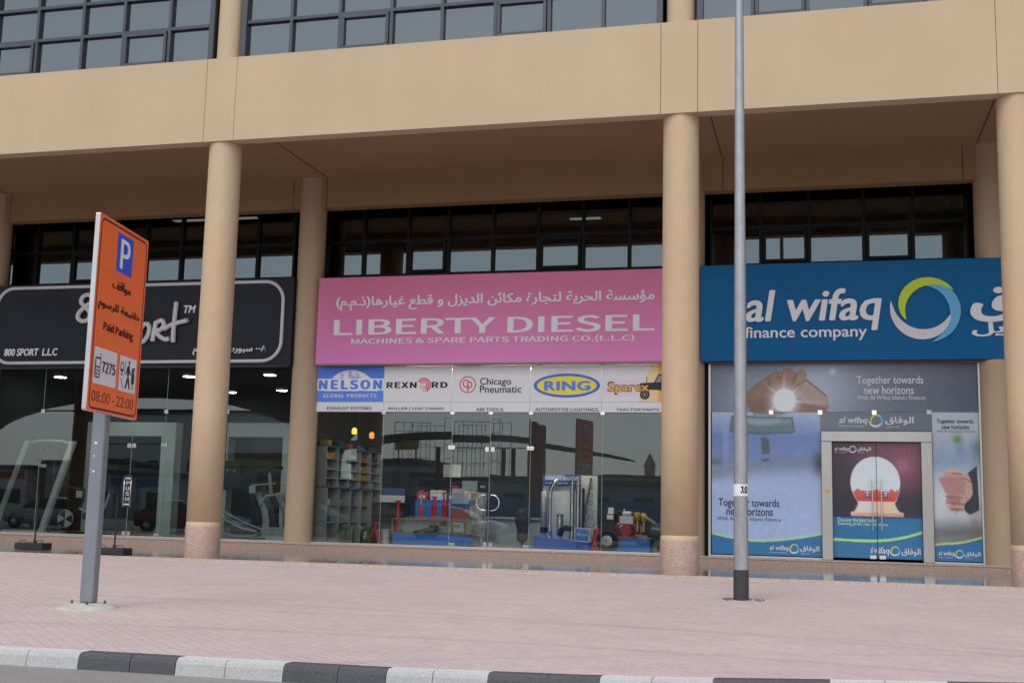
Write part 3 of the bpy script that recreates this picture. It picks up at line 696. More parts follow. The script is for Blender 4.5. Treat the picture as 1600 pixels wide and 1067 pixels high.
# ---- brand boards above the middle shop's glass ----------------------------
WB = WALL(4.545)
BW = mat('white_board', (.80, .81, .83), .42)
GREYLINE = mat('grey_line', (.25, .26, .27), .6)
NB = mat('cobalt_print', P(74, 118, 205, 1.35), .42)
def board(x0, x1, label):
    t_ = thing('advertising_board', label, 'sign board', ((x0+x1)/2, 4.55, 3.305), 'row of supplier boards above the middle shop front')
    MB().box(x0+.004, x1-.004, 4.545, 4.566, 3.306, 4.335).build('panel', BW, t_)
    MB().box(x0+.006, x1-.006, 4.5435, 4.5448, 3.524, 3.530).build('dividing_line', GREYLINE, t_)
    return t_
b1 = board(-11.18, -9.555, 'blue and white board showing a globe and GLOBAL PRODUCTS')
a = Art(150, 75, (66, 112, 200)); a.V = 3.535+a.V*(4.33-3.535); a.U = -11.172+a.U*1.61
gl = ((a.U+10.36)/.70)**2+((a.V-3.55)/.70)**2 < 1
a.put(gl.astype(float), (176, 168, 205), 1)
rs = np.random.default_rng(5); nzz = a.blur(rs.normal(size=a.U.shape), 5); nzz /= nzz.std(); n2 = a.blur(rs.normal(size=a.U.shape), 2); n2 /= n2.std()
a.put((gl & (nzz+.45*n2 > -.1)).astype(float), (214, 206, 214), .95); a.put((gl & (nzz+.4*n2 < -1.0)).astype(float), (110, 130, 200), .8)
a.put(((a.V > 3.784) & (a.V < 4.053)).astype(float), (205, 212, 226)); a.put((a.V <= 3.776).astype(float), (78, 122, 208))
a.U = (a.U+11.172)/1.61; a.V = (a.V-3.535)/(4.33-3.535)
a.build('globe_print', WB, (-11.174, -9.562, 3.532, 4.332), .0025, PRINT, b1, 1.4)
lettering('NELSON', sans=True, rect=(-11.14, -9.60, 3.812, 4.03), fr=WB, mt=NB, parent=b1, off=.0045, bold=.075, spacing=1.12)
lettering('GLOBAL PRODUCTS', sans=True, rect=(-11.02, -9.72, 3.628, 3.71), fr=WB, mt=TEXTW, parent=b1, off=.0045, bold=.05, spacing=1.1)
lettering('EXHAUST SYSTEMS', sans=True, rect=(-10.91, -9.83, 3.35, 3.416), fr=WB, mt=TEXTB, parent=b1, bold=.012)
b2 = board(-9.555, -7.955, 'white board with black wide lettering broken by red concentric arcs')
lettering('REXN', sans=True, rect=(-9.494, -8.775, 3.84, 3.975), fr=WB, mt=TEXTB, parent=b2, bold=.06, spacing=1.08)
lettering('RD', sans=True, rect=(-8.425, -8.046, 3.84, 3.975), fr=WB, mt=TEXTB, parent=b2, bold=.06, spacing=1.08)
RED = mat('red_print', P(200, 36, 62, 1.4), .45)
mb = MB()
for r, th in ((.165, .030), (.120, .026), (.078, .022)):
    strip2d(mb, arc(-8.607, 3.905, r-th, r-th, -60, 150, 30), arc(-8.607, 3.905, r, r, -60, 150, 30), WB, .003)
for r, th, a0, a1 in ((.142, .012, -100, -50), (.098, .012, 190, 300), (.055, .014, 160, 320)):
    strip2d(mb, arc(-8.607, 3.905, r-th, r-th, a0, a1, 20), arc(-8.607, 3.905, r, r, a0, a1, 20), WB, .003)
mb.build('red_arcs', RED, b2)
lettering('ROLLER / LEAF CHAINS', sans=True, rect=(-9.42, -8.115, 3.338, 3.413), fr=WB, mt=TEXTB, parent=b2, bold=.012)
b3 = board(-7.955, -6.155, 'white board with a red ringed monogram beside two lines of black text')
mb = MB(); cx, cz = -7.582, 3.912
strip2d(mb, arc(cx, cz, .165, .165, 0, 360, 40), arc(cx, cz, .19, .19, 0, 360, 40), WB, .003)
strip2d(mb, arc(cx-.035, cz+.025, .06, .06, 60, 300, 20), arc(cx-.035, cz+.025, .088, .088, 60, 300, 20), WB, .003)
strip2d(mb, arc(cx+.035, cz-.005, .045, .05, -120, 120, 20), arc(cx+.035, cz-.005, .073, .078, -120, 120, 20), WB, .0035)
poly2d(mb, [(cx-.012, cz-.15), (cx+.018, cz-.15), (cx+.018, cz+.07), (cx-.012, cz+.07)], WB, .004)
poly2d(mb, [(cx-.012, cz+.045), (cx+.04, cz+.045), (cx+.04, cz+.073), (cx-.012, cz+.073)], WB, .0045)
mb.build('monogram', RED, b3)
lettering('Chicago', (-7.30, -6.59, 3.86, 4.06), WB, TEXTB, b3, bold=.008)
lettering('Pneumatic', (-7.30, -6.357, 3.73, 3.89), WB, TEXTB, b3, bold=.008)
lettering('AIR TOOLS', sans=True, rect=(-7.368, -6.755, 3.325, 3.398), fr=WB, mt=TEXTB, parent=b3, bold=.012)
b4 = board(-6.155, -4.575, 'white board with a yellow oval outlined in blue')
mb = MB(); poly2d(mb, arc(-5.345, 3.884, .735, .262, 0, 360, 60)[:-1], WB, .003, 0); poly2d(mb, arc(-5.345, 3.884, .66, .205, 0, 360, 60)[:-1], WB, .0045, 1)
mb.build('oval', [mat('royal_blue_print', P(58, 92, 190, 1.35), .45), mat('yellow_print', P(228, 206, 62, 1.25), .45)], b4)
lettering('RING', (-5.847, -4.821, 3.775, 3.985), WB, NB, b4, off=.006, bold=.05, spacing=1.1)
lettering('AUTOMOTIVE LIGHTINGS', sans=True, rect=(-6.035, -4.646, 3.325, 3.40), fr=WB, mt=TEXTB, parent=b4, bold=.012)
b5 = board(-4.575, -2.75, 'white board with orange lettering and a dark tractor, half behind the column')
OR1 = mat('pale_orange_print', P(226, 196, 146, 1.3), .5); OR2 = mat('orange_print', P(224, 160, 66, 1.3), .5); PKP = mat('pale_pink_print', P(212, 196, 208, 1.3), .5)
mb = MB()
poly2d(mb, [(-4.555, 3.66), (-3.6, 3.66), (-3.6, 4.0), (-4.555, 4.0)], WB, .0015, 2)
poly2d(mb, [(-3.78, 3.535), (-3.36, 3.535), (-3.30, 4.33), (-3.52, 4.33)], WB, .0025, 0); poly2d(mb, [(-3.36, 3.535), (-2.77, 3.535), (-2.77, 4.33), (-3.36, 4.33)], WB, .0030, 1)
mb.build('coloured_bands', [OR1, OR2, PKP], b5)
TR = mat('tractor_black_print', (.02, .02, .025), .5); TG = mat('grey_print', (.3, .3, .3), .5)
mb = MB()
def tri(l, o, m=0): poly2d(mb, l, WB, o, m)
for cx, cz, r in ((-3.645, 3.685, .105), (-3.08, 3.75, .20)):
    tri(arc(cx, cz, r, r, 0, 360, 26)[:-1], .005); strip2d(mb, arc(cx, cz, r*.50, r*.50, 0, 360, 20), arc(cx, cz, r*.60, r*.60, 0, 360, 20), WB, .0065, 1)
    tri(arc(cx, cz, r*.25, r*.25, 0, 360, 12)[:-1], .0065, 1)
tri([(-3.75, 3.80), (-3.35, 3.78), (-3.20, 3.75), (-3.20, 3.92), (-3.48, 3.945), (-3.75, 3.93)], .004)
tri([(-3.47, 3.90), (-3.36, 4.12), (-3.02, 4.13), (-2.90, 3.95), (-2.86, 3.84), (-3.30, 3.80)], .0052)
tri([(-3.42, 3.95), (-3.345, 4.09), (-3.28, 4.09), (-3.30, 3.95)], .0065, 1); tri([(-3.25, 3.95), (-3.24, 4.09), (-3.07, 4.09), (-2.98, 3.95)], .0065, 1)
tri([(-3.61, 3.94), (-3.595, 3.94), (-3.60, 4.08), (-3.61, 4.08)], .0052)
mb.build('tractor_print', [TR, TG], b5)
lettering('Sparex', (-4.452, -3.535, 3.685, 3.965), WB, TEXTB, b5, off=.007, bold=.068, spacing=1.06)
lettering('Sparex', (-4.435, -3.552, 3.702, 3.948), WB, OR2, b5, off=.009, bold=.045, spacing=1.06)
lettering('TRACTOR PARTS', sans=True, rect=(-4.257, -3.336, 3.335, 3.396), fr=WB, mt=TEXTB, parent=b5, bold=.012)

# ---- printed posters over the right-hand glass -----------------------------
WP = WALL(D-.010)
TEAL = (38, 98, 140); LIME = (150, 190, 110)
def wave(a, v0, vm, v1, um=.42, th=.012, teal=TEAL):
    y = np.where(a.U < um, vm+(v0-vm)*(np.maximum(um-a.U, 0)/um)**1.7, vm+(v1-vm)*(np.maximum(a.U-um, 0)/(1-um))**1.7)
    s_ = a.blur(((a.V < y+th) & (a.V >= y)).astype(float), 1); a.put((a.V < y).astype(float), teal); a.put(s_, LIME)
def px2uv(pts, x0, x1, y0, y1): return [((x-x0)/(x1-x0), 1-(y-y0)/(y1-y0)) for x, y in pts]
# upper banner: cupped hands round a bright sun
p1 = thing('window_poster', 'wide grey banner film with hands cupped around a bright sun', 'poster', (.4, D, 3.33))
a = Art(420, 90, (92, 98, 112))
a.I += ((-22)*np.clip((a.U-.55)/.45, 0, 1))[..., None]
a.blob(.40, .45, .16, .8, (150, 162, 178), .85); a.blob(.13, .3, .12, .6, (128, 140, 156), .7); a.blob(.47, .85, .014, .07, (160, 185, 180), .9)
Z = lambda pts: px2uv(pts, -435, 3255, 84, 747)      # outline traced on the banner
H = [(40, 480), (130, 430), (260, 340), (400, 245), (480, 190), (540, 200), (600, 165), (690, 140), (740, 180), (790, 220), (830, 180), (860, 160), (905, 185), (925, 240), (925, 310), (1000, 365), (1080, 430), (1200, 530), (1225, 620), (1235, 680), (1190, 775), (140, 775), (60, 650)]
a.poly(Z(H), (118, 92, 82), 1)
for pts, c in (([(480, 190), (540, 200), (560, 330), (470, 420), (400, 320)], (128, 104, 92)), ([(600, 165), (690, 140), (790, 220), (740, 330), (640, 380), (560, 300)], (134, 98, 90)), ([(830, 180), (905, 185), (925, 310), (760, 420), (760, 330)], (140, 116, 96)),
               ([(925, 310), (1200, 530), (1230, 680), (900, 640), (780, 500)], (152, 136, 132)), ([(60, 600), (420, 560), (430, 770), (140, 775)], (108, 84, 76)), ([(380, 300), (410, 320), (400, 420), (370, 400)], (92, 68, 62)), ([(130, 430), (300, 420), (420, 520), (250, 540)], (126, 98, 86))):
    a.poly(Z(pts), c, 2, .8)
for pts in ([(500, 195), (515, 192), (560, 330), (545, 335)], [(780, 215), (795, 220), (742, 335), (728, 330)], [(915, 300), (930, 312), (770, 425), (762, 412)], [(600, 168), (615, 160), (580, 300), (560, 305)], [(130, 428), (260, 338), (480, 188), (480, 200), (262, 352), (135, 440)], [(930, 305), (1080, 425), (1205, 528), (1195, 545), (1070, 440), (925, 322)]):
    a.poly(Z(pts), (84, 62, 54), 1, .8)
su, sv = Z([(620, 590)])[0]; ar = 3690/663
dx = (a.U-su)*ar; dy = a.V-sv; rr = np.hypot(dx, dy); th = np.arctan2(dy, dx)
hm = a.mask_poly(Z(H)); ray_ = np.maximum(0, np.cos(th*7.5+.6))**6*np.exp(-(rr/.42)**2)
a.put(ray_*hm, (226, 206, 180), .8); a.put(np.exp(-(rr/.34)**4), (205, 208, 214), .75); a.put(np.clip((.27-rr)/.05, 0, 1), (190, 198, 210), 1)
a.noise(1.5, 2, 3)
a.build('printed_film', WP, (-2.25, 3.0, 3.33, 4.312), .003, PRINT, p1, KP)
WPo = .006
lettering('Together towards', (.69, 1.98, 3.855, 4.06), WP, RW, p1, off=WPo, bold=.012)
lettering('new horizons', (.83, 1.79, 3.69, 3.86), WP, RW, p1, off=WPo, bold=.012)
lettering('With Al Wifaq Islamic Finance', (.69, 2.01, 3.555, 3.665), WP, RW, p1, off=WPo)
# middle strip of the same film under the banner, above the door frame
p5 = thing('window_poster', 'small grey film strip with a company logo above the steel door frame', 'poster', (1.0, D, 2.94))
a = Art(120, 30, (84, 92, 106)); a.blob(.0, 1.0, .10, .8, (120, 102, 92), .8); a.blob(.2, .4, .3, .6, (104, 114, 128), .6)
a.build('printed_film', WP, (-.03, 2.11, 2.945, 3.326), .003, PRINT, p5, KP)
logo(p5, (.33, 1.78, 3.00, 3.29), WP, WPo, RW)
# lower left: rear-view mirror and a hazy road
p2 = thing('window_poster', 'tall pale blue film poster with a car mirror hanging over a hazy road', 'poster', (-1.12, D, .39))
a = Art(180, 240, (0, 0, 0))
a.vgrad([(0, (138, 156, 188)), (.3, (140, 158, 190)), (.52, (136, 152, 182)), (.62, (120, 136, 166)), (.70, (98, 118, 158)), (.82, (92, 114, 158)), (.93, (126, 144, 176)), (1, (150, 160, 178))])
m_ = a.poly([(-.1, .55), (.25, .62), (.55, .655), (1.1, .66), (1.1, .63), (.5, .61), (.25, .575), (-.1, .50)], (88, 96, 104), 9, .85)
a.blob(.02, .645, .14, .03, (84, 92, 100), .8); a.blob(.99, .64, .06, .07, (50, 58, 70), .9); a.blob(.30, .47, .5, .06, (152, 168, 196), .6); a.blob(.13, .78, .03, .2, (150, 160, 180), .4)
q = lambda pts: px2uv(pts, 34, 828, 20, 1052)
a.poly(q([(175, 50), (625, 62), (640, 165), (620, 180), (470, 185), (440, 192), (370, 190), (175, 178), (162, 165)]), (74, 92, 98), 1)
a.poly(q([(190, 62), (612, 74), (624, 165), (180, 165)]), (104, 124, 134), 1); a.poly(q([(190, 110), (618, 115), (624, 165), (180, 165)]), (84, 102, 108), 2, .8)
a.poly(q([(250, 75), (560, 80), (470, 120), (330, 120)]), (128, 148, 162), 2, .7); a.poly(q([(330, 20), (600, 20), (540, 50), (340, 48)]), (92, 96, 96), 2, .8)
a.poly(q([(418, 190), (426, 190), (428, 216), (420, 216)]), (60, 70, 74), 0); a.poly(q([(392, 213), (448, 215), (460, 326), (400, 332)]), (72, 80, 80), 1)
for x, y in ((412, 370), (430, 374), (446, 366)): a.blob(*q([(x, y)])[0], .012, .008, (52, 60, 74), .9)
for u in (.54,): a.I[:, int(u*179)] *= .93
a.noise(1.6, 2, 4); wave(a, .135, .090, .150)
a.build('printed_film', WP, (-2.235, -.035, .405, 3.322), .003, PRINT, p2, KP)
DK = mat('slate_print', P(48, 52, 66, 1.0), .5)
lettering('Together towards', (-2.10, -.87, 1.33, 1.535), WP, DK, p2, off=WPo, bold=.010)
lettering('new horizons', (-1.935, -1.0, 1.195, 1.365), WP, DK, p2, off=WPo, bold=.010)
lettering('With Al Wifaq Islamic Finance', (-2.115, -.84, 1.065, 1.165), WP, DK, p2, off=WPo)
logo(p2, (-1.07, -.09, .44, .655), WP, WPo, RW)
# right: handshake
p3 = thing('window_poster', 'narrow film poster with a handshake in front of a blurred blue background', 'poster', (2.56, D, .42))
a = Art(100, 260, (0, 0, 0))
a.vgrad([(0, (120, 118, 118)), (.12, (112, 110, 110)), (.2, (90, 92, 96)), (.3, (150, 156, 164)), (.42, (168, 174, 182)), (.55, (156, 166, 178)), (.66, (120, 138, 160)), (.75, (134, 146, 164)), (.86, (150, 156, 168)), (1, (152, 158, 170))])
a.blob(.54, .815, .10, .032, (74, 118, 70), .9); a.blob(.60, .74, .12, .05, (96, 122, 150), .8); a.blob(.96, .75, .14, .07, (78, 104, 104), .8); a.blob(.25, .7, .12, .10, (112, 136, 168), .6); a.blob(.1, .35, .25, .12, (180, 184, 190), .6); a.blob(.85, .22, .12, .18, (92, 86, 82), .7); a.blob(.7, .3, .3, .05, (172, 172, 172), .5)
q = lambda pts: px2uv(pts, 55, 452, 15, 1038)
a.poly(q([(340, 440), (420, 390), (432, 690), (350, 725), (310, 700), (300, 660), (360, 600), (375, 520)]), (44, 50, 56), 1)
a.poly(q([(95, 475), (150, 462), (150, 432), (205, 410), (300, 440), (350, 450), (370, 500), (380, 580), (355, 620), (320, 640), (290, 690), (240, 712), (180, 690), (145, 655), (165, 600), (130, 540)]), (166, 128, 122), 1)
for pts, c in (([(95, 475), (280, 462), (320, 520), (300, 600), (180, 590), (130, 540)], (152, 112, 106)), ([(150, 432), (205, 410), (340, 448), (280, 460)], (184, 146, 138)), ([(300, 470), (360, 480), (380, 580), (330, 610), (310, 540)], (172, 136, 132)), ([(165, 600), (300, 610), (320, 640), (240, 660), (160, 650)], (140, 100, 98)),
               ([(150, 635), (185, 630), (190, 660), (160, 668)], (190, 160, 158)), ([(200, 655), (260, 650), (250, 705), (200, 695)], (158, 120, 118)), ([(265, 590), (300, 585), (320, 640), (285, 650)], (176, 142, 140))):
    a.poly(q(pts), c, 2, .85)
for p0, p1 in (((150, 600), (300, 608)), ((160, 642), (318, 655)), ((190, 690), (296, 690)), ((280, 462), (322, 520)), ((322, 520), (300, 600)), ((300, 470), (365, 500)), ((205, 440), (300, 448)), ((350, 520), (335, 610))):
    x0_, y0_ = p0; x1_, y1_ = p1; a.poly(q([(x0_, y0_-4), (x1_, y1_-4), (x1_, y1_+5), (x0_, y0_+5)]), (112, 76, 76), 1, .85)
a.noise(1.6, 2, 6); wave(a, .095, .105, .155, .25)
a.build('printed_film', WP, (2.12, 3.0, .405, 3.326), .003, PRINT, p3, KP)
lettering('Together towards', (2.21, 2.90, 3.085, 3.19), WP, DK, p3, off=WPo, bold=.012)
lettering('new horizons', (2.30, 2.82, 2.99, 3.08), WP, DK, p3, off=WPo, bold=.012)
lettering('With Al Wifaq Islamic Finance', (2.21, 2.92, 2.915, 2.965), WP, DK, p3, off=WPo)
logo(p3, (2.18, 2.96, .45, .63), WP, WPo, RW)
# two halves of one print on the door leaves
def door_art():
    a = Art(200, 240, (52, 40, 52)); a.vgrad([(0, TEAL), (.35, (36, 36, 46)), (.5, (40, 36, 46)), (.68, (58, 44, 56)), (.85, (92, 54, 70)), (1, (84, 50, 66))])
    a.blob(.80, .78, .30, .28, (118, 66, 82), .85); a.blob(.80, .80, .10, .07, (150, 104, 120), .6); a.blob(.05, .7, .25, .5, (40, 38, 48), .8); a.blob(.0, .45, .3, .1, (30, 32, 40), .8); a.blob(1.0, .45, .25, .12, (32, 32, 42), .8)
    q = lambda pts: px2uv(pts, 98, 836, 100, 1040)
    bell = arc(452, 430, 208, 212, 0, 360, 60)
    body = [(255, 500), (300, 590), (312, 604), (290, 650), (275, 668), (245, 672), (247, 705), (682, 705), (680, 672), (650, 668), (630, 640), (606, 600), (625, 580), (655, 500)]
    a.poly(q(bell), (184, 190, 200), 1); a.poly(q(body), (184, 190, 200), 1)
    sk = [(255, 500), (272, 530), (310, 586), (608, 586), (640, 540), (656, 490)]; top = [(x, 500-10*math.sin(x*.045)-8*math.sin(x*.11)-(12 if (x//9) % 7 == 0 else 0)) for x in range(656, 254, -6)]
    a.poly(q(sk+top), (176, 82, 62), 1)
    a.poly(q([(270, 545), (310, 586), (608, 586), (635, 545)]), (176, 52, 54), 3, .85)
    a.poly(q([(312, 586), (608, 586), (625, 640), (650, 668), (682, 680), (682, 705), (247, 705), (247, 672), (275, 668), (300, 640)]), (202, 176, 150), 1); a.poly(q([(312, 590), (440, 590), (430, 660), (275, 668)]), (184, 190, 194), 3, .8); a.poly(q([(247, 680), (682, 680), (682, 705), (247, 705)]), (182, 132, 108), 2, .8)
    a.put((a.V < .351).astype(float), (30, 92, 136)); a.blob(.8, .25, .4, .1, (44, 110, 150), .5)
    y = .145+.085*np.clip((a.U-.40)/.6, -.6, 1)**2*np.where(a.U > .4, 1, .1); a.put(a.blur(((a.V > y-.012) & (a.V < y+.012)).astype(float), 1), LIME); a.put((a.V < y-.012).astype(float), TEAL)
    a.noise(1.2, 2, 8); return a
WD = WALL(D-.0085)
full = door_art()
for k_, (lo, hi, x0, x1, lb) in enumerate(((0, 100, .19, 1.034, 'film poster on the left door leaf, dark with half a keyhole arch'), (100, 200, 1.046, 1.890, 'film poster on the right door leaf, maroon with half a keyhole arch'))):
    t_ = thing('door_poster', lb, 'poster', ((x0+x1)/2, D, .41), 'printed films on the double door')
    h_ = Art(100, 240, (0, 0, 0)); h_.I = full.I[:, lo:hi].copy()
    h_.build('printed_film', WD, (x0, x1, .41, 2.71), .002, PRINT, t_, KP)
    LG = mat('pale_green_print', P(170, 205, 170, 1.7), .5)
    if k_ == 0:
        logo(t_, (.235, .945, 2.49, 2.65), WD, .005, RW)
        lettering('Discover the best home', (.28, 1.02, 1.12, 1.20), WD, LG, t_, off=.005)
        lettering('financing profit rate out', (.28, 1.03, 1.035, 1.115), WD, LG, t_, off=.005)
        lettering('al w', (.90, 1.03, .51, .64), WD, RW, t_, off=.005, bold=.02, shear=.18)
    else:
        lettering('there', (1.065, 1.24, 1.05, 1.115), WD, LG, t_, off=.005)
        lettering('ifaq', (1.05, 1.265, .47, .64), WD, RW, t_, off=.005, bold=.02, shear=.18)
        ring(t_, 1.37, .565, .105, WD, .005)
        lettering('الوفاق', (1.49, 1.85, .47, .63), WD, RW, t_, off=.005, bold=.025, arabic=True)
    x = .86 if k_ == 0 else 1.21
    mb = MB(); poly2d(mb, rrect(x-.045, x+.045, 1.60, 1.74, .02), WD, .005, 0); poly2d(mb, [(x-.03, 1.665), (x+.03, 1.665), (x, 1.625)], WD, .007, 1)
    poly2d(mb, rrect(x-.03, x+.03, 1.685, 1.725, .01), WD, .007, 1); mb.build('door_sticker', [mat('blue_sticker', P(60, 100, 150), .5), RW], t_)

# ================================================================== STREET FURNITURE
GALV = mat('galvanised_steel', (.37, .38, .40), .42, .55, noise=(9, .16), noise2=(42, .12), stretch=(1, 1, .5))
POSTG = mat('grey_painted_post', (.23, .25, .285), .5, .2, noise=(6, .10), stretch=(1, 1, .3), noise2=(40, .06))
CONC = mat('pale_concrete', (.47, .47, .42), .9, noise=(7, .2), bump=(30, .5))
RUST = mat('rusty_steel', (.13, .075, .045), .85, noise=(20, .3))
OR = mat('orange_reflective_film', P(232, 100, 42, 1.3), .42, noise=(1.1, .05), stretch=(1, 1, 6))
PS = thing('parking_sign', 'tall orange Paid Parking sign on a square grey post in a concrete collar', 'parking sign', (-7.73, -8.895, pav(-7.73, -8.895)))
O_ = Vector((-7.46, -9.6, 2.11)); U_s = Vector((-.27, 1.4, 0)).normalized(); V_s = Vector((0, 0, 1)); N_s = U_s.cross(V_s)
FS = (O_, U_s, V_s); SW_, SH_ = 1.405, 2.125
gz = pav(-7.73, -8.895); Mrot = Matrix((U_s, -N_s, V_s)).transposed()
pc = Vector((-7.735, -8.895, 0))
MB().obox(pc+Vector((0, 0, (gz+.06+4.05)/2)), (.15, .15, 4.05-gz-.06), Mrot).build('post', POSTG, PS, .022, 3)
MB().obox(pc+Vector((0, 0, 4.057)), (.152, .152, .012), Mrot).build('post_cap', BLACK, PS)
MB().lathe((pc.x, pc.y, 0), [(.35, gz-.02), (.33, gz+.012), (.23, gz+.045), (.15, gz+.060)], 8).build('concrete_collar', CONC, PS)
for a in range(4):
    a_ = a*PI/2+.5; MB().cyl((pc.x+.17*math.cos(a_), pc.y+.17*math.sin(a_), gz+.04), (pc.x+.17*math.cos(a_), pc.y+.17*math.sin(a_), gz+.085), .013, n=8).build('anchor_bolt', RUST, PS)
FB_ = (O_-N_s*.05, U_s, V_s)
pn = MB().prism(rrect(0, SW_, 0, SH_, .02), FB_, .05, 0).build('sign_panel', mat('bare_aluminium', (.55, .56, .58), .45, .6, noise=(3, .08)), PS)
MB().prism(rrect(.004, SW_-.004, .004, SH_-.004, .02), FS, .002, 0).build('orange_face', OR, pn)
mb = MB(); strip2d(mb, rrect(.062, SW_-.062, .045, SH_-.055, .07)+[(SW_-.062, SH_-.055-.07)], rrect(.042, SW_-.042, .025, SH_-.035, .09)+[(SW_-.042, SH_-.035-.09)], FS, .0035); mb.build('border', TEXTB, pn)
mb = MB(); poly2d(mb, rrect(.505, .95, 1.59, 2.025, .01), FS, .004); mb.build('parking_symbol', mat('blue_film', P(28, 84, 210, 1.1), .4), pn)
lettering('P', (.585, .865, 1.633, 1.975), FS, TEXTW, pn, off=.006, bold=.035, sans=True)
lettering('مواقف', (.44, .955, 1.355, 1.49), FS, TEXTB, pn, off=.004, bold=.022, arabic=True)
lettering('خاضعة للرسوم', (.10, 1.285, 1.09, 1.225), FS, TEXTB, pn, off=.004, bold=.022, arabic=True)
lettering('Paid Parking', (.28, 1.11, .865, .985), FS, TEXTB, pn, off=.004, bold=.008, sans=True)
lettering('08:00 - 22:00', (.105, 1.255, .105, .222), FS, TEXTB, pn, off=.004, bold=0, sans=True)
mb = MB(); poly2d(mb, rrect(.10, .71, .298, .69, .02), FS, .004); mb.build('white_field', RW, pn)
mb = MB(); poly2d(mb, rrect(.79, 1.28, .288, .684, .02), FS, .004); mb.build('white_field', RW, pn)
lettering('7275', (.31, .67, .433, .553), FS, TEXTB, pn, off=.006, bold=.004, sans=True)
mb = MB()
poly2d(mb, rrect(.13, .275, .36, .585, .03), FS, .006, 0); poly2d(mb, rrect(.15, .255, .487, .565, .01), FS, .008, 1)
for i in range(3):
    for j in range(3): poly2d(mb, rrect(.150+.038*i, .180+.038*i, .375+.036*j, .400+.036*j, .006), FS, .008, 1)
poly2d(mb, [(.255, .57), (.275, .57), (.275, .635), (.262, .635)], FS, .006, 0)
mb.build('phone_symbol', [TEXTB, RW], pn)
mb = MB()
poly2d(mb, arc(1.065, .625, .022, .024, 0, 360, 16)[:-1], FS, .006)
poly2d(mb, [(1.02, .585), (1.06, .60), (1.085, .575), (1.075, .475), (1.025, .465), (1.02, .53), (.985, .48), (.97, .49)], FS, .006)
poly2d(mb, [(1.03, .462), (1.075, .465), (1.125, .33), (1.09, .325), (1.05, .41), (1.00, .325), (.965, .325)], FS, .006)
poly2d(mb, [(1.075, .56), (1.14, .50), (1.13, .485), (1.07, .525)], FS, .006)
poly2d(mb, [(1.15, .57), (1.235, .59), (1.235, .395), (1.15, .395)], FS, .0055); poly2d(mb, [(1.18, .392), (1.205, .392), (1.205, .335), (1.18, .335)], FS, .006)
strip2d(mb, arc(.865, .555, .035, .05, -50, 230, 16), arc(.865, .555, .05, .066, -50, 230, 16), FS, .006)
poly2d(mb, [(.84, .535), (.89, .535), (.885, .50), (.845, .50)], FS, .006); poly2d(mb, [(.835, .485), (.885, .485), (.885, .465), (.835, .465)], FS, .006)
poly2d(mb, [(.84, .43), (.855, .43), (.92, .335), (.905, .33)], FS, .006)
poly2d(mb, [(.955, .64), (.965, .64), (.935, .45), (.925, .45)], FS, .006)
mb.build('payment_symbol', TEXTB, pn)
mb = MB(); poly2d(mb, rrect(1.175, 1.225, .50, .56, .008), FS, .008); mb.build('machine_screen', mat('blue_film_small', P(60, 90, 190), .4), pn)
for z, w_ in ((1.80, .05), (1.66, .02), (1.49, .035)):
    MB().obox(pc-Vector((0, .0765, 0))+Vector((-.02+.3*w_, 0, z)), (w_, .006, .022), None).build('sticker_remnant', WHITE, PS)
# street lamp
lx, ly = -1.069, -4.181; lz = pav(lx, ly)
LP = thing('street_lamp', 'tall galvanised lamp post with black painted foot and number 10 band', 'street lamp', (lx, ly, lz))
MB().lathe((lx, ly, 0), [(.099, lz+.395), (.090, 2.0), (.075, 5.0), (.052, 9.5), (.050, 10.6)], 12).build('pole', GALV, LP)
MB().lathe((lx, ly, 0), [(.102, lz-.02), (.101, lz+.393)], 12).build('painted_foot', mat('black_bitumen_paint', (.035, .038, .045), .6, noise=(9, .3)), LP)
MB().lathe((lx, ly, 0), [(.0965, 1.44), (.0960, 1.60)], 24).build('number_band', mat('white_band', (.76, .76, .76), .5, noise=(12, .06)), LP)
mb = MB(); vs_, fs_ = text_mesh('10', .02, 0, 0, 1, 3, True)
x0_ = min(v.x for v in vs_); x1_ = max(v.x for v in vs_); y0_ = min(v.y for v in vs_); y1_ = max(v.y for v in vs_)
va = math.atan2(-20.46-ly, 0-lx)
mb.add([(lx+.0985*math.cos(t_), ly+.0985*math.sin(t_), z_) for v in vs_ for t_, z_ in [(va+.0+(v.x-x0_)/(x1_-x0_)*1.08, 1.475+(v.y-y0_)/(y1_-y0_)*.10)]], fs_)
mb.build('lettering', TEXTB, LP)
for s_ in (-1, 1):
    MB().tube([(lx, ly+s_*.03, 10.45), (lx, ly+s_*.8, 10.75), (lx, ly+s_*1.5, 10.82)], .028, 8).build('lamp_arm', GALV, LP)
    MB().obox((lx, ly+s_*1.85, 10.83), (.24, .75, .12)).build('lamp_head', mat('grey_lamp_head', (.4, .4, .42), .5), LP, .04, 2)
mb = MB()
for i in range(26):
    a_ = random.uniform(0, 6.28); r_ = random.uniform(.13, .34) if i % 2 else random.uniform(.11, .2); s_ = random.uniform(.008, .024)
    x, y = lx+r_*math.cos(a_)*1.25, ly+r_*math.sin(a_)*.7
    mb.obox((x, y, pav(x, y)+s_*.4), (s_*1.6, s_, s_), Matrix.Rotation(a_, 3, 'Z'))
tag(mb.build('gravel', mat('broken_mortar', (.20, .17, .14), .95, noise=(9, .3))), 'crumbs of broken mortar around the foot of the lamp post', 'rubble', kind='stuff')
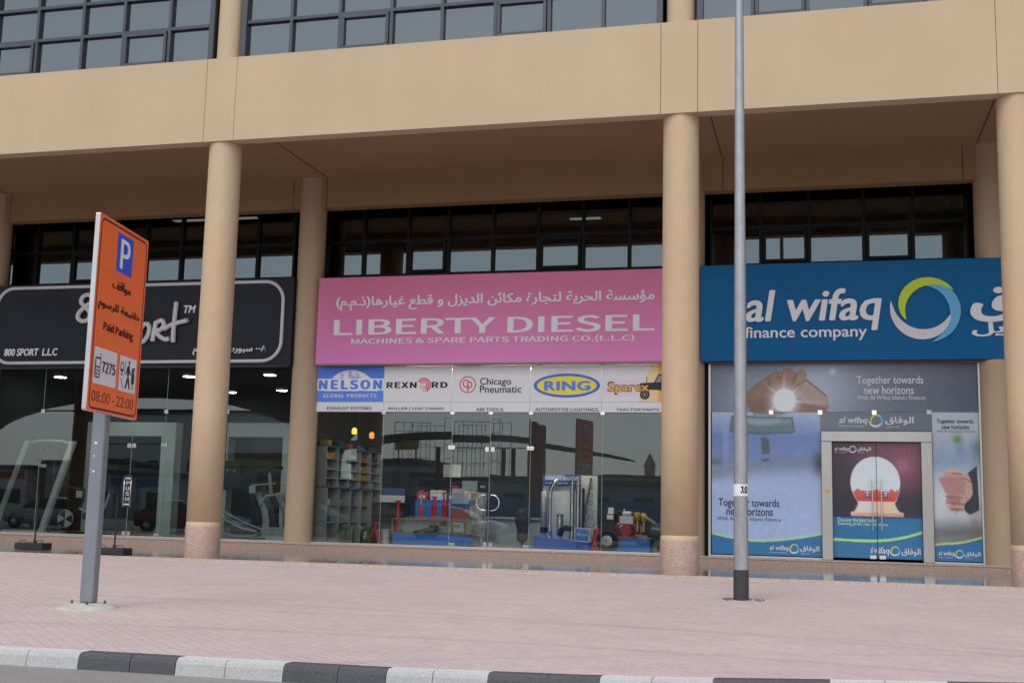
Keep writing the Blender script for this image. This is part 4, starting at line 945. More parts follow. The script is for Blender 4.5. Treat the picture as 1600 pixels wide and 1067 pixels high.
# weighted stands on the walkway
def stand(x, y, label):
    z = walk(x)+.0098*max(0, y+.2); t_ = thing('pole_stand', label, 'pole stand', (x, y, z), 'weighted pole stands in front of the sports shop')
    MB().box(x-.33, x+.33, y-.17, y+.17, z+.002, z+.135).build('base', mat('black_plastic', (.020, .022, .026), .55), t_, .015, 2)
    MB().cyl((x+.03, y, z+.13), (x+.03, y, 1.28), .017).build('pole', BLACK, t_)
    MB().cyl((x+.03, y, z+.13), (x+.03, y, z+.19), .03).build('socket', BLACK, t_)
    for s_ in (-.19, .21): MB().tube([(x+s_-.075, y-.08, z+.13), (x+s_-.07, y-.08, z+.185), (x+s_+.07, y-.08, z+.185), (x+s_+.075, y-.08, z+.13)], .007, 6).build('handle', BLACK, t_)
stand(-15.85, 1.15, 'black weighted pole stand nearest the left edge, out in the open')
stand(-13.35, .18, 'black weighted pole stand half hidden behind the parking sign post')
# sticker on the sports shop door
st = thing('door_sticker', 'dark vertical sticker reading PUSH on the sports shop glass door', 'sticker', (-15.91, 4.565, 1.03))
W5 = WALL(4.572)
MB().prism(rrect(-16.06, -15.76, 1.03, 1.80, .12), W5, .003).build('film', mat('navy_film', (.02, .022, .035), .5), st)
for i, c in enumerate('PUSH'): lettering(c, (-15.955, -15.86, 1.56-.125*i, 1.65-.125*i), W5, TEXTW, st, off=.005, bold=.03, sans=True)
mb = MB(); poly2d(mb, [(-16.02, 1.18), (-16.00, 1.18), (-16.00, 1.66), (-16.02, 1.66)], W5, .005); poly2d(mb, [(-16.0, 1.70), (-15.83, 1.70), (-15.83, 1.735), (-16.0, 1.735)], W5, .005); poly2d(mb, [(-16.0, 1.09), (-15.83, 1.09), (-15.83, 1.125), (-16.0, 1.125)], W5, .005)
mb.build('printed_bars', TEXTW, st)

# ================================================================== INSIDE THE MIDDLE SHOP
FZ = .351
LAMW = mat('white_laminate', (.36, .40, .41), .5); LAMB = mat('blue_edge', (.05, .16, .28), .5); WOOD = mat('pale_wood_trim', (.42, .27, .14), .55, noise=(8, .15)); BLUEL = mat('blue_laminate', P(34, 120, 225, 1.5), .4)
REDP = mat('red_enamel', (.62, .04, .045), .4); GREENP = mat('olive_green_enamel', (.06, .15, .055), .45); GREYP = mat('grey_enamel', (.30, .32, .32), .5)
sh = thing('shelf_unit', 'white two tier shelving along the left wall of the middle shop', 'shelving', (-11.2, 6.7, FZ))
for z0, z1, xr in ((.352, 1.60, -11.0), (1.63, 2.55, -11.06)):
    for y in (5.0, 5.7, 6.4, 7.1, 7.8, 8.5): MB().box(-11.42, xr, y-.015, y+.015, z0, z1).build('divider', LAMW, sh)
    MB().box(-11.42, xr+.015, 4.98, 8.52, z1+.001, z1+.026).build('blue_top', LAMB, sh)
    MB().box(-11.425, -11.422, 5.0, 8.5, z0, z1).build('back', LAMW, sh)
for z in (.80, 1.20, 1.82, 2.02, 2.27):
    for y in (5.0, 5.7, 6.4, 7.1, 7.8): MB().box(-11.42, -11.065, y+.016, y+.684, z, z+.018).build('shelf', LAMW, sh)
GC = [(.30, .04, .03), (.05, .06, .08), (.35, .10, .03), (.45, .45, .45), (.06, .12, .28), (.40, .22, .03)]
gm = [mat('packaging_'+n_, c, .5) for n_, c in zip(('red', 'black', 'orange', 'white', 'blue', 'amber'), GC)]
protos = []
for i, m_ in enumerate(gm):
    mb = MB()
    if i % 2: mb.box(-.10, .10, -.16, .16, 0, .13)
    else: mb.cyl((0, 0, 0), (0, 0, .12), .085, .075); mb.cyl((0, .17, 0), (0, .17, .09), .06); mb.box(-.05, .05, -.2, -.1, 0, .1)
    o = mb.build('spare_part', m_, None, .008, 1); tag(o, 'small boxed spare parts on the white wall shelving', 'spare part', 'spare parts on the wall shelving'); protos.append(o)
first = set()
for a_, z in enumerate((.372, .820, 1.220, 1.656, 1.840, 2.040, 2.290, 2.577)):
    for b_, y in enumerate((5.35, 6.05, 6.75, 7.45, 8.15)):
        if (a_ in (0, 1, 2) and random.random() < .25): continue
        k_ = random.randrange(6); o = protos[k_]
        if k_ in first: o = dup(o, (0, 0, 0))
        first.add(k_); o.location = (-11.24, y+random.uniform(-.08, .08), z+.002); o.rotation_euler = (0, 0, random.uniform(-.3, .3))
for k_ in range(6):
    if k_ not in first: bpy.data.objects.remove(protos[k_])
def jerry(x, y, m_, label, paper=False):
    t_ = thing('jerry_can', label, 'fuel can', (x, y, FZ), 'fuel cans lined up behind the glass')
    bd = MB().box(x-.078, x+.078, y-.17, y+.17, FZ, FZ+.36); bd.build('body', m_, t_, .025, 3)
    MB().obox((x, y-.171, FZ+.17), (.012, .008, .30), Matrix.Rotation(.42, 3, 'Y')).build('ridge', m_, t_); MB().obox((x, y-.174, FZ+.17), (.012, .008, .30), Matrix.Rotation(-.42, 3, 'Y')).build('ridge', m_, t_)
    for s_ in (-.04, 0, .04): MB().tube([(x+s_, y-.08, FZ+.355), (x+s_, y-.07, FZ+.40), (x+s_, y+.10, FZ+.40), (x+s_, y+.11, FZ+.355)], .009, 6).build('handle', m_, t_)
    MB().cyl((x, y-.13, FZ+.35), (x, y-.155, FZ+.395), .026).build('cap', m_, t_)
    if paper: MB().box(x-.045, x+.03, y-.176, y-.1745, FZ+.13, FZ+.28).build('paper_label', WHITE, t_)
jerry(-10.54, 4.98, GREENP, 'olive green fuel can, leftmost of the row behind the glass'); jerry(-10.35, 4.98, GREENP, 'olive green fuel can between another green can and the grey can')
jerry(-10.165, 4.98, GREYP, 'grey fuel can in the row of green ones'); jerry(-9.97, 5.0, GREENP, 'green fuel can with a white paper label beside the red axle stand', True)
t_ = thing('axle_stand', 'red steel axle stand with splayed legs behind the glass', 'axle stand', (-9.80, 5.0, FZ))
for sx_, sy_ in ((-1, -1), (1, -1), (1, 1), (-1, 1)):
    MB().hexa([(-9.80+sx_*.15-.022, 5.0+sy_*.12-.022, FZ), (-9.80+sx_*.15+.022, 5.0+sy_*.12-.022, FZ), (-9.80+sx_*.15+.022, 5.0+sy_*.12+.022, FZ), (-9.80+sx_*.15-.022, 5.0+sy_*.12+.022, FZ)],
              [(-9.80+sx_*.035-.024, 5.0+sy_*.03-.02, FZ+.30), (-9.80+sx_*.035+.024, 5.0+sy_*.03-.02, FZ+.30), (-9.80+sx_*.035+.024, 5.0+sy_*.03+.02, FZ+.30), (-9.80+sx_*.035-.024, 5.0+sy_*.03+.02, FZ+.30)]).build('leg', REDP, t_)
MB().box(-9.865, -9.735, 4.94, 5.06, FZ+.302, FZ+.33).build('collar', REDP, t_); MB().cyl((-9.80, 5.0, FZ+.33), (-9.80, 5.0, FZ+.46), .022).build('post', REDP, t_); MB().box(-9.86, -9.74, 4.97, 5.03, FZ+.46, FZ+.485).build('saddle', REDP, t_)
t_ = thing('oil_drum', 'small pale metal drum between the red axle stand and display counter', 'drum', (-9.56, 5.0, FZ))
MB().lathe((-9.56, 5.0, 0), [(.095, FZ), (.10, FZ+.01), (.095, FZ+.02), (.095, FZ+.16), (.10, FZ+.17), (.095, FZ+.18), (.095, FZ+.33), (.10, FZ+.34), (.09, FZ+.345)], 20).build('body', mat('pale_drum', (.55, .50, .50), .4, .3), t_)
MB().cyl((-9.53, 5.0, FZ+.345), (-9.53, 5.0, FZ+.37), .02).build('bung', CHROME, t_)
t_ = thing('parts_cabinet', 'bright blue parts cabinet behind the red rams on the counter', 'cabinet', (-8.6, 6.5, FZ))
MB().box(-9.35, -7.75, 6.35, 6.8, FZ, 1.38).build('body', mat('bright_blue_cabinet', (.04, .13, .42), .5), t_, .01, 1)
for k_ in range(4): MB().box(-9.32+.40*k_, -8.95+.40*k_, 6.335, 6.348, .45, 1.32).build('door', mat('blue_cabinet_door', (.06, .18, .52), .45), t_)
for i, (x, z, w_, c, lb) in enumerate(((-9.2, 1.382, .26, (.55, .06, .05), 'red carton on the left of the bright blue cabinet'), (-8.85, 1.382, .30, (.60, .60, .58), 'white carton second from the left on the bright blue cabinet'), (-8.45, 1.382, .26, (.08, .08, .09), 'black carton in the middle of the bright blue cabinet'), (-8.05, 1.382, .32, (.55, .35, .10), 'tan carton at the right end of the bright blue cabinet'))):
    t_ = thing('carton', lb, 'carton', (x, 6.55, z)); h_ = .18+.05*(i % 2)
    MB().box(x-w_/2, x+w_/2, 6.42, 6.70, z, z+h_).build('box', mat('carton_print', c, .6, noise=(14, .3)), t_, .005, 1); MB().box(x-w_*.3, x+w_*.3, 6.4165, 6.419, z+.04, z+h_*.6).build('carton_label', WHITE, t_)
# cabinet with cartons behind the cans
t_ = thing('tool_cabinet', 'dark tool cabinet standing behind the row of fuel cans', 'cabinet', (-9.9, 6.2, FZ))
MB().box(-10.3, -9.5, 6.0, 6.5, FZ, 1.30).build('body', BLACK, t_, .01, 1)
for z in (.5, .75, 1.0): MB().box(-10.28, -9.52, 5.985, 5.998, z, z+.2).build('drawer', mat('charcoal_drawer', (.04, .04, .045), .4), t_)
for z, m_, n_, lb in ((1.302, WHITE, 'carton', 'white carton lying on the dark tool cabinet'), (1.472, mat('blue_carton', (.05, .10, .25), .6), 'carton', 'dark blue carton on top of the white carton')):
    tag(MB().box(-10.12, -9.62, 6.05, 6.4, z, z+.165).build(n_, m_, None, .006, 1), lb, 'carton')
t_ = thing('framed_notice', 'small framed notice on the back wall of the middle shop', 'notice', (-9.9, 10.9, 2.2))
MB().box(-10.2, -9.6, 10.93, 10.975, 2.0, 2.45).build('frame', BLACK, t_); MB().box(-10.15, -9.65, 10.925, 10.9295, 2.05, 2.40).build('sheet', WHITE, t_)
# glass display counter
t_ = thing('display_counter', 'blue fronted display counter with wooden trim and a lit looking white case', 'display counter', (-8.54, 5.3, FZ))
x0, x1 = -9.42, -7.66
MB().box(x0+.03, x1-.03, 5.02, 5.6, FZ, .615).build('blue_base', BLUEL, t_)
MB().box(x0, x1, 5.0, 5.62, .617, .642).build('lower_trim', WOOD, t_); MB().box(x0, x1, 5.0, 5.62, .925, .955).build('top_trim', WOOD, t_)
for x in (x0, -8.0, x1-.03): MB().box(x, x+.03, 5.0, 5.03, .643, .924).build('upright', WOOD, t_)
MB().box(x0+.03, x1-.03, 5.40, 5.42, .643, .924).build('case_back', mat('bright_white_laminate', (.80, .82, .82), .5), t_)
MB().box(-7.96, -7.72, 5.012, 5.02, .68, .89).build('notice_card', WHITE, t_)
lettering('PBT', (-7.94, -7.79, .78, .84), WALL(5.011), mat('green_print', (.02, .16, .10), .5), t_, bold=.02, sans=True)
def tool(name, label, cat, f):
    tt = thing(name, label, cat, (0, 0, 0)); f(tt); return tt
def f1(tt):
    MB().obox((-8.62, 5.2, .70), (.34, .12, .09), Matrix.Rotation(-.12, 3, 'Y')).build('body', GREYP, tt, .02, 2); MB().obox((-8.48, 5.2, .76), (.20, .10, .10)).build('motor', mat('dark_tool_grey', (.07, .075, .08), .5), tt, .02, 2); MB().cyl((-8.80, 5.2, .68), (-8.95, 5.2, .66), .03, .015).build('nozzle', CHROME, tt)
tool('air_tool', 'grey air tool lying in the middle of the display case', 'air tool', f1)
def f2(tt):
    MB().cyl((-9.26, 5.2, .643), (-9.26, 5.2, .67), .07, .05).build('foot', CHROME, tt); MB().tube([(-9.26, 5.2, .66), (-9.30, 5.2, .76), (-9.26, 5.2, .86)], .018, 8).build('stem', GREYP, tt)
tool('grease_gun', 'small chromed grease gun standing at the left of the display case', 'grease gun', f2)
def f3(tt):
    MB().cyl((-8.26, 5.2, .643), (-8.26, 5.2, .80), .012).build('shaft', CHROME, tt); MB().obox((-8.26, 5.2, .85), (.10, .04, .10)).build('head', mat('brown_tool', (.10, .07, .05), .5), tt, .01, 1)
tool('chisel', 'upright flat chisel at the right of the display case', 'chisel', f3)
def f4(tt):
    for i, s_ in enumerate((-.05, .0, .05)): MB().cyl((-8.46+s_, 5.24, .643), (-8.44+s_, 5.24, .86-.03*i), .014, .006).build('spike', GREYP, tt)
tool('punch_set', 'trio of grey steel punches standing in the display case', 'punch set', f4)
# red rams on the counter
for i, (x, y, h, r, lb) in enumerate(((-9.55, 5.75, .38, .05, 'low red trolley jack ram at the left end of the counter'), (-9.02, 5.85, .62, .045, 'slim red ram second from the left behind the counter'), (-8.58, 5.5, .50, .055, 'red ram with a square head third from the left'),
                                      (-8.32, 5.5, .60, .07, 'stout ribbed red ram fourth along the counter'), (-8.10, 5.5, .75, .065, 'tallest red ram beside the stacked boxes'))):
    z = .957 if y < 5.6 else .353
    h2 = h if y < 5.6 else h+.62
    tt = thing('hydraulic_ram', lb, 'hydraulic ram', (x, y, z), 'red hydraulic rams on the display counter')
    MB().box(x-.10, x+.10, y-.08, y+.08, z, z+.03).build('base', REDP, tt, .006, 1)
    MB().cyl((x, y, z+.03), (x, y, z+h2*.72), r).build('cylinder', REDP, tt)
    for k_ in range(4): MB().cyl((x, y, z+h2*(.2+.14*k_)), (x, y, z+h2*(.2+.14*k_)+.018), r*1.25).build('collar', REDP, tt)
    MB().cyl((x, y, z+h2*.72), (x, y, z+h2*.94), r*.55).build('piston', CHROME if i % 2 else REDP, tt); MB().box(x-r, x+r, y-r, y+r, z+h2*.94, z+h2).build('head', REDP, tt, .006, 1)
for z, m_, lb in ((.957, [mat('red_and_white_box', (.50, .16, .14), .6), mat('blue_band_box', (.05, .11, .32), .6)], 'red box with a blue band on the counter end'), (1.302, [mat('pale_blue_box', (.50, .58, .66), .6), WHITE], 'pale blue and white box on top of the red box')):
    tt = thing('product_box', lb, 'box', (-7.885, 5.2, z)); MB().box(-8.03, -7.74, 5.05, 5.4, z, z+.235).build('carton', m_[0], tt); MB().box(-8.03, -7.74, 5.05, 5.4, z+.2365, z+.335).build('band', m_[1], tt)
pc_ = mat('printed_grey_carton', (.34, .35, .34), .6, noise=(9, .7))
for i in range(4):
    tag(MB().box(-7.80+.01*(i % 2), -7.50+.01*(i % 2), 5.7, 6.0, FZ+.305*i, FZ+.305*i+.30).build('carton', pc_, None, .005, 1), ('grey printed carton at the bottom of the stack by the door', 'second grey carton from the bottom of the stack', 'third grey carton from the bottom of the stack', 'topmost grey carton of the stack by the door')[i], 'carton', 'stack of grey printed cartons')
for nm, r_, lb in (('paper_notice', (-7.66, -7.31, 1.595, 1.80), 'sheet of white paper taped to the left glass door'), ('paper_notice', (-7.245, -7.135, 1.655, 1.705), 'tiny white opening hours slip on the left glass door')):
    tag(MB().box(r_[0], r_[1], D+.012, D+.0145, r_[2], r_[3]).build(nm, mat('paper', (.80, .86, .84), .7)), lb, 'notice')
t_ = thing('sales_desk', 'pale grey sales desk inside behind the glass doors', 'desk', (-6.9, 7.3, FZ))
MB().box(-8.1, -5.2, 7.0, 7.7, FZ, .98).build('front', mat('grey_green_laminate', (.24, .28, .28), .5), t_); MB().box(-8.15, -5.15, 6.95, 7.75, .982, 1.02).build('worktop', GREYP, t_)
# camouflage pack hanging in front of the desk
t_ = thing('tool_bag', 'mottled khaki tool bag hanging in front of the sales desk', 'bag', (-6.75, 6.5, .6))
mb = MB(); mb.lathe((-6.75, 6.5, 0), [(.05, .45), (.12, .50), (.14, .62), (.13, .75), (.17, .88), (.19, 1.02), (.16, 1.16), (.12, 1.22), (.09, 1.24)], 14); mb.build('sack', mat('camouflage_cloth', (.04, .034, .022), .95, noise=(14, .9)), t_)
MB().tube([(-6.85, 6.5, 1.2), (-6.8, 6.5, 1.55), (-6.7, 6.5, 1.55), (-6.65, 6.5, 1.2)], .012, 6).build('strap', BLACK, t_)
MB().cyl((-6.75, 6.5, FZ), (-6.75, 6.5, .47), .03).build('peg_foot', BLACK, t_)
# exhaust display
t_ = thing('exhaust_display', 'white display board headed EXHAUST SYSTEMS on a sloping blue plinth', 'display stand', (-5.45, 5.2, FZ))
mb = MB(); mb.hexa([(-6.07, 4.80, FZ), (-4.86, 4.80, FZ), (-4.86, 5.45, FZ), (-6.07, 5.45, FZ)], [(-6.07, 4.80, .655), (-4.86, 4.80, .535), (-4.86, 5.45, .535), (-6.07, 5.45, .655)]); mb.build('plinth', mat('mid_blue_laminate', P(56, 105, 200, 1.5), .5), t_)
MB().box(-6.02, -4.80, 5.40, 5.44, .66, 1.98).build('backboard', mat('cream_board', (.86, .87, .82), .6), t_)
MB().box(-6.03, -5.17, 5.375, 5.398, 1.74, 1.99).build('header', mat('header_blue', P(40, 88, 150, 1.3), .5), t_)
lettering('EXHAUST SYSTEMS', (-5.97, -5.20, 1.865, 1.955), WALL(5.372), TEXTW, t_, bold=.04, sans=True)
lettering('THE ORIGINAL EQUIPMENT', (-5.97, -5.45, 1.775, 1.83), WALL(5.372), TEXTW, t_, bold=.01, sans=True)
def cyl_thing(name, label, cat, group=None): return thing(name, label, cat, (0, 0, 0), group)
t2 = thing('muffler', 'pale grey vertical muffler at the left of the exhaust display', 'muffler', (-5.93, 5.15, .66))
MB().lathe((-5.93, 5.15, 0), [(.04, .64), (.04, .74), (.075, .76), (.075, 1.60), (.045, 1.62), (.045, 1.70)], 20).build('can', mat('aluminised_steel', (.45, .46, .47), .4, .5), t2); MB().lathe((-5.93, 5.15, 0), [(.082, .72), (.082, .84)], 20).build('clamp_band', BLACK, t2)
t2 = thing('exhaust_stack', 'polished chrome exhaust stack with a curved tip', 'exhaust pipe', (-5.79, 5.12, .65))
MB().tube([(-5.79, 5.12, .62), (-5.79, 5.12, 1.55), (-5.775, 5.12, 1.66), (-5.73, 5.12, 1.76), (-5.67, 5.12, 1.83), (-5.61, 5.12, 1.86)], .047, 16).build('pipe', CHROME, t2); MB().lathe((-5.79, 5.12, 0), [(.053, .66), (.053, .76)], 16).build('sleeve', GREYP, t2)
t2 = thing('canister', 'short ribbed steel canister standing on the blue plinth', 'canister', (-5.56, 5.1, .61))
MB().lathe((-5.56, 5.1, 0), [(.05, .60), (.05, .68), (.078, .70), (.078, 1.05), (.07, 1.06), (.078, 1.08), (.078, 1.13)], 20).build('can', STEEL, t2)
PERF = mat('perforated_chrome', (.6, .6, .6), .25, 1.0)
tt = PERF.node_tree; vo = tt.nodes.new('ShaderNodeTexVoronoi'); vo.inputs['Scale'].default_value = 34; tcn = tt.nodes.new('ShaderNodeTexCoord'); tt.links.new(tcn.outputs['Object'], vo.inputs['Vector'])
rp = tt.nodes.new('ShaderNodeValToRGB'); rp.color_ramp.elements[0].position = .25; rp.color_ramp.elements[0].color = (.02, .02, .02, 1); rp.color_ramp.elements[1].position = .4; rp.color_ramp.elements[1].color = (.6, .6, .6, 1)
tt.links.new(vo.outputs['Distance'], rp.inputs[0]); tt.links.new(rp.outputs[0], tt.nodes['Principled BSDF'].inputs['Base Color'])
for i, (x, lb) in enumerate(((-5.30, 'left one of two perforated chrome pipes'), (-5.17, 'right one of two perforated chrome pipes'))):
    t2 = thing('perforated_pipe', lb+' on the exhaust display', 'exhaust pipe', (x, 5.13, .6), 'perforated pipes'); MB().cyl((x, 5.13, .58), (x, 5.13, 1.80), .055, n=20).build('sleeve', PERF, t2); MB().cyl((x, 5.13, 1.80), (x, 5.13, 1.84), .045).build('pipe_end', CHROME, t2)
tag(MB().tube([(-5.10, 5.36, 1.0), (-5.02, 5.36, 1.45), (-4.93, 5.36, 1.93)], .03, 10).build('flexible_hose', mat('braided_steel', (.25, .25, .25), .4, .7)), 'dark braided hose leaning diagonally across the display board', 'hose')
tag(MB().tube([(-5.07, 5.2, .60), (-5.07, 5.2, 1.70)], .03, 10).build('dark_pipe', BLACK), 'thin dark pipe right of the perforated pipes', 'exhaust pipe')
for z, r, lb in ((1.72, .030, 'smallest'), (1.56, .036, 'second smallest'), (1.40, .044, 'middle'), (1.17, .085, 'second largest'), (.97, .10, 'largest')):
    x = -4.94; tag(MB().tube([(x+r*math.cos(a*PI/12), 5.375, z+r*math.sin(a*PI/12)) for a in range(24)], .014, 6, 0, True).build('pipe_clamp', STEEL), lb+' of the steel pipe clamps hung on the display board', 'clamp', 'pipe clamps on the display board')
t2 = thing('rubber_elbow', 'black rubber pipe elbow lying on the blue plinth', 'elbow', (-5.38, 4.98, .6))
MB().tube([(-5.53, 4.95, .66), (-5.50, 4.95, .78), (-5.40, 4.95, .84), (-5.28, 4.95, .82)], .065, 14).build('elbow', RUBBER, t2)
t2 = thing('counter_sign', 'small blue sign with white lettering leaning on the display plinth', 'sign', (-5.02, 4.86, .6))
Fs = (Vector((-5.19, 4.84, .56)), Vector((1, .05, -.07)).normalized(), Vector((0, .12, .99)).normalized())
MB().prism([(0, 0), (.34, 0), (.34, .30), (0, .30)], Fs, .012).build('board', WHITE, t2); mb = MB(); poly2d(mb, [(.025, .03), (.315, .03), (.315, .27), (.025, .27)], Fs, .0135); mb.build('blue_field', BLUEL, t2)
lettering('NELSON', (.06, .28, .125, .18), Fs, TEXTW, t2, off=.016, bold=.06, sans=True)
# hand truck with a pneumatic wheel
t2 = thing('hand_truck', 'red hand truck with one big black tyre facing the glass', 'hand truck', (-4.55, 5.0, FZ))
wh = MB().lathe((-4.50, 5.0, .585), [(.13, -.05), (.20, -.06), (.232, -.035), (.232, .035), (.20, .06), (.13, .05)], 28, axis='y', caps=False).build('tyre', RUBBER, t2); wh.rotation_euler = (0, 0, 0)
MB().lathe((-4.50, 5.0, .585), [(.02, -.045), (.06, -.045), (.09, -.02), (.135, -.045), (.135, .045), (.02, .045)], 24, axis='y').build('rim', mat('silver_rim', (.5, .5, .5), .35, .7), t2)
MB().cyl((-4.50, 4.93, .585), (-4.50, 5.12, .585), .022).build('axle', BLACK, t2)
MB().hexa([(-4.86, 5.0, FZ), (-4.66, 4.98, FZ), (-4.66, 5.10, FZ), (-4.86, 5.12, FZ)], [(-4.80, 5.05, .84), (-4.68, 5.03, .84), (-4.68, 5.12, .84), (-4.80, 5.15, .84)]).build('frame', REDP, t2, .02, 2)
MB().tube([(-4.74, 5.1, .84), (-4.80, 5.15, 1.1), (-4.86, 5.18, 1.3)], .014, 8).build('handle', CHROME, t2)
# blue pedestal with machines
t2 = thing('pedestal', 'low blue pedestal with a wooden edge at the right of the window', 'pedestal', (-4.05, 5.4, FZ))
MB().box(-4.62, -3.60, 5.1, 5.75, FZ, .635).build('front', BLUEL, t2); MB().box(-4.64, -3.58, 5.08, 5.77, .637, .662).build('wood_edge', WOOD, t2)
t2 = thing('water_pump', 'small engine driven pump with silver housing in a red tube frame', 'water pump', (-4.12, 5.35, .663))
for y in (5.18, 5.52): MB().tube([(-4.36, y, .68), (-4.36, y, .90), (-4.30, y, .95), (-3.96, y, .95), (-3.90, y, .90), (-3.90, y, .68)], .016, 8, 0, True).build('frame', REDP, t2)
MB().cyl((-4.13, 5.2, .82), (-4.13, 5.5, .82), .12).build('pump_housing', REDP, t2); MB().box(-4.28, -3.96, 5.22, 5.46, .95, 1.12).build('engine_block', mat('cast_silver', (.55, .57, .58), .35, .5), t2, .02, 2)
MB().box(-4.22, -4.02, 5.24, 5.44, 1.122, 1.22).build('fuel_tank', WHITE, t2, .03, 2); MB().cyl((-4.18, 5.34, 1.22), (-4.18, 5.34, 1.28), .03).build('filler_cap', CHROME, t2); MB().box(-4.26, -4.08, 5.205, 5.218, .84, .93).build('label_plate', WHITE, t2)
t2 = thing('spray_gun_rack', 'rack of yellow topped spray cups beside the water pump', 'spray guns', (-3.82, 5.4, .663))
YEL = mat('yellow_plastic_cup', (.62, .40, .03), .4)
for x in (-3.90, -3.76): MB().lathe((x, 5.35, 0), [(.03, .98), (.06, 1.06), (.07, 1.15), (.05, 1.20)], 14).build('cup', YEL, t2); MB().cyl((x, 5.35, .80), (x, 5.35, .98), .025).build('gun', CHROME, t2)
MB().lathe((-3.80, 5.3, 0), [(.02, .78), (.05, .92)], 12).build('funnel', YEL, t2); MB().box(-3.97, -3.70, 5.28, 5.45, .665, .72).build('tray', GREYP, t2, .01, 1); MB().cyl((-3.83, 5.40, .72), (-3.83, 5.40, .82), .012).build('stem', GREYP, t2)
t2 = thing('battery_box', 'black battery box with a white label behind the hand truck', 'battery', (-4.55, 5.6, .663))
MB().box(-4.66, -4.46, 5.75, 5.95, FZ, 1.16).build('case', BLACK, t2, .01, 1); MB().box(-4.64, -4.50, 5.742, 5.749, 1.18-.14, 1.14).build('label_plate', WHITE, t2); MB().box(-4.62, -4.50, 5.78, 5.9, 1.161, 1.30).build('charger', WHITE, t2)
t2 = thing('compressor', 'dark horizontal air compressor deep in the right corner', 'compressor', (-3.3, 6.4, FZ))
MB().cyl((-3.75, 6.6, .75), (-2.85, 6.6, .75), .20, n=20).build('tank', mat('dark_green_tank', (.03, .07, .06), .4), t2); MB().box(-3.5, -3.1, 6.45, 6.75, .95, 1.25).build('motor', BLACK, t2, .03, 2)
for x in (-3.6, -3.0): MB().box(x-.03, x+.03, 6.48, 6.72, FZ, .58).build('foot', BLACK, t2)
MB().box(-3.45, -3.15, 6.46, 6.74, .945, .952).build('mounting_plate', BLACK, t2)
for x, z, lb in ((-10.9, 3.0, 'amber beacon lamp lit on top of the wall shelving'), (-10.45, 2.9, 'small amber beacon lamp hanging further along the shop wall')):
    t2 = thing('beacon_lamp', lb, 'lamp', (x, 6.2, z-.25))
    MB().lathe((x, 6.2, 0), [(.02, z-.1), (.06, z-.08), (.06, z+.02), (.03, z+.06)], 14).build('lens', mat('lit_amber', (.6, .2, .02), .3, emit=((1, .32, .04), 2.2 if x < -10.6 else .9)), t2)
    MB().cyl((x, 6.2, z-.14), (x, 6.2, z-.10), .07).build('foot', BLACK, t2)
    MB().cyl((x, 6.2, z+.06), (x, 6.2, 4.368), .008).build('hanging_rod', BLACK, t2)

for x, y, lb in ((-8.5, 4.80, 'added unseen strip lamp under the ceiling above the display counter'), (-6.7, 4.80, 'added unseen strip lamp under the ceiling behind the glass doors'), (-5.3, 4.80, 'added unseen strip lamp under the ceiling above the exhaust display'), (-3.9, 4.80, 'added unseen strip lamp under the ceiling above the pump pedestal'), (-8.0, 8.0, 'added unseen strip lamp under the ceiling deep in the middle shop')):  # unseen lamps, added to brighten the goods behind the glass
    t2 = thing('strip_lamp', lb, 'strip lamp', (x, y, 4.3), 'added unseen strip lamps in the middle shop')
    MB().box(x-.62, x+.62, y-.09, y+.09, 4.30, 4.368).build('housing', WHITE, t2); MB().box(x-.60, x+.60, y-.075, y+.075, 4.285, 4.299).build('diffuser', SHOPFILL, t2)

# ================================================================== INSIDE THE SPORTS SHOP
RACKW = mat('pale_green_grey_tube', (.72, .82, .78), .4); DKT = mat('dark_steel_tube', (.05, .055, .06), .4, .4)
t_ = thing('squat_rack', 'pale leaning squat rack with a curved top bar at the left of the window', 'squat rack', (-19.2, 5.5, FZ))
for x, w_ in ((-19.86, .045), (-18.50, .075)):
    MB().hexa([(x-w_, 4.95, FZ), (x+w_, 4.95, FZ), (x+w_, 5.08, FZ), (x-w_, 5.08, FZ)], [(x-w_, 5.98, 2.66), (x+w_, 5.98, 2.66), (x+w_, 6.10, 2.66), (x-w_, 6.10, 2.66)]).build('upright', RACKW, t_, .008, 1)
MB().tube([(-19.82, 6.02, 2.62), (-19.5, 6.02, 2.66), (-19.2, 6.02, 2.67), (-18.85, 6.02, 2.66), (-18.56, 6.02, 2.60)], .03, 8).build('top_bar', RACKW, t_)
MB().tube([(-19.5, 5.9, FZ), (-19.5, 5.9, 2.3), (-19.4, 5.9, 2.45), (-19.0, 5.9, 2.5), (-18.9, 5.9, 2.4), (-18.9, 5.9, FZ)], .03, 8).build('inner_frame', DKT, t_)
MB().box(-19.62, -19.0, 5.8, 5.86, 1.6, 2.35).build('back_pad', BLACK, t_, .02, 1); MB().tube([(-19.8, 5.3, FZ+.03), (-18.55, 5.3, FZ+.03)], .03, 8).build('foot_bar', RACKW, t_)
for k_ in range(5): MB().box(-19.4, -19.0, 5.55, 5.70, .50+.09*k_, .575+.09*k_).build('weight_plate', mat('iron_plate', (.06, .07, .075), .5), t_)
t_ = thing('spin_bike', 'dark exercise bike with a black and white fan pattern flywheel', 'exercise bike', (-17.3, 5.1, FZ))
mb = MB(); cx, cz = -17.83, .725
mb.lathe((cx, 5.0, cz), [(.20, -.02), (.215, -.02), (.215, .02), (.20, .02)], 30, 0, 'y')
Wd = WALL(4.978)
for k_ in range(6):
    a0 = 30+60*k_; pts = [(cx, cz)]+arc(cx, cz, .20, .20, a0, a0+60, 8); poly2d(mb, pts, Wd, .001, k_ % 2)
mb.build('flywheel', [mat('pale_disc', (.62, .72, .66), .4), BLACK], t_)
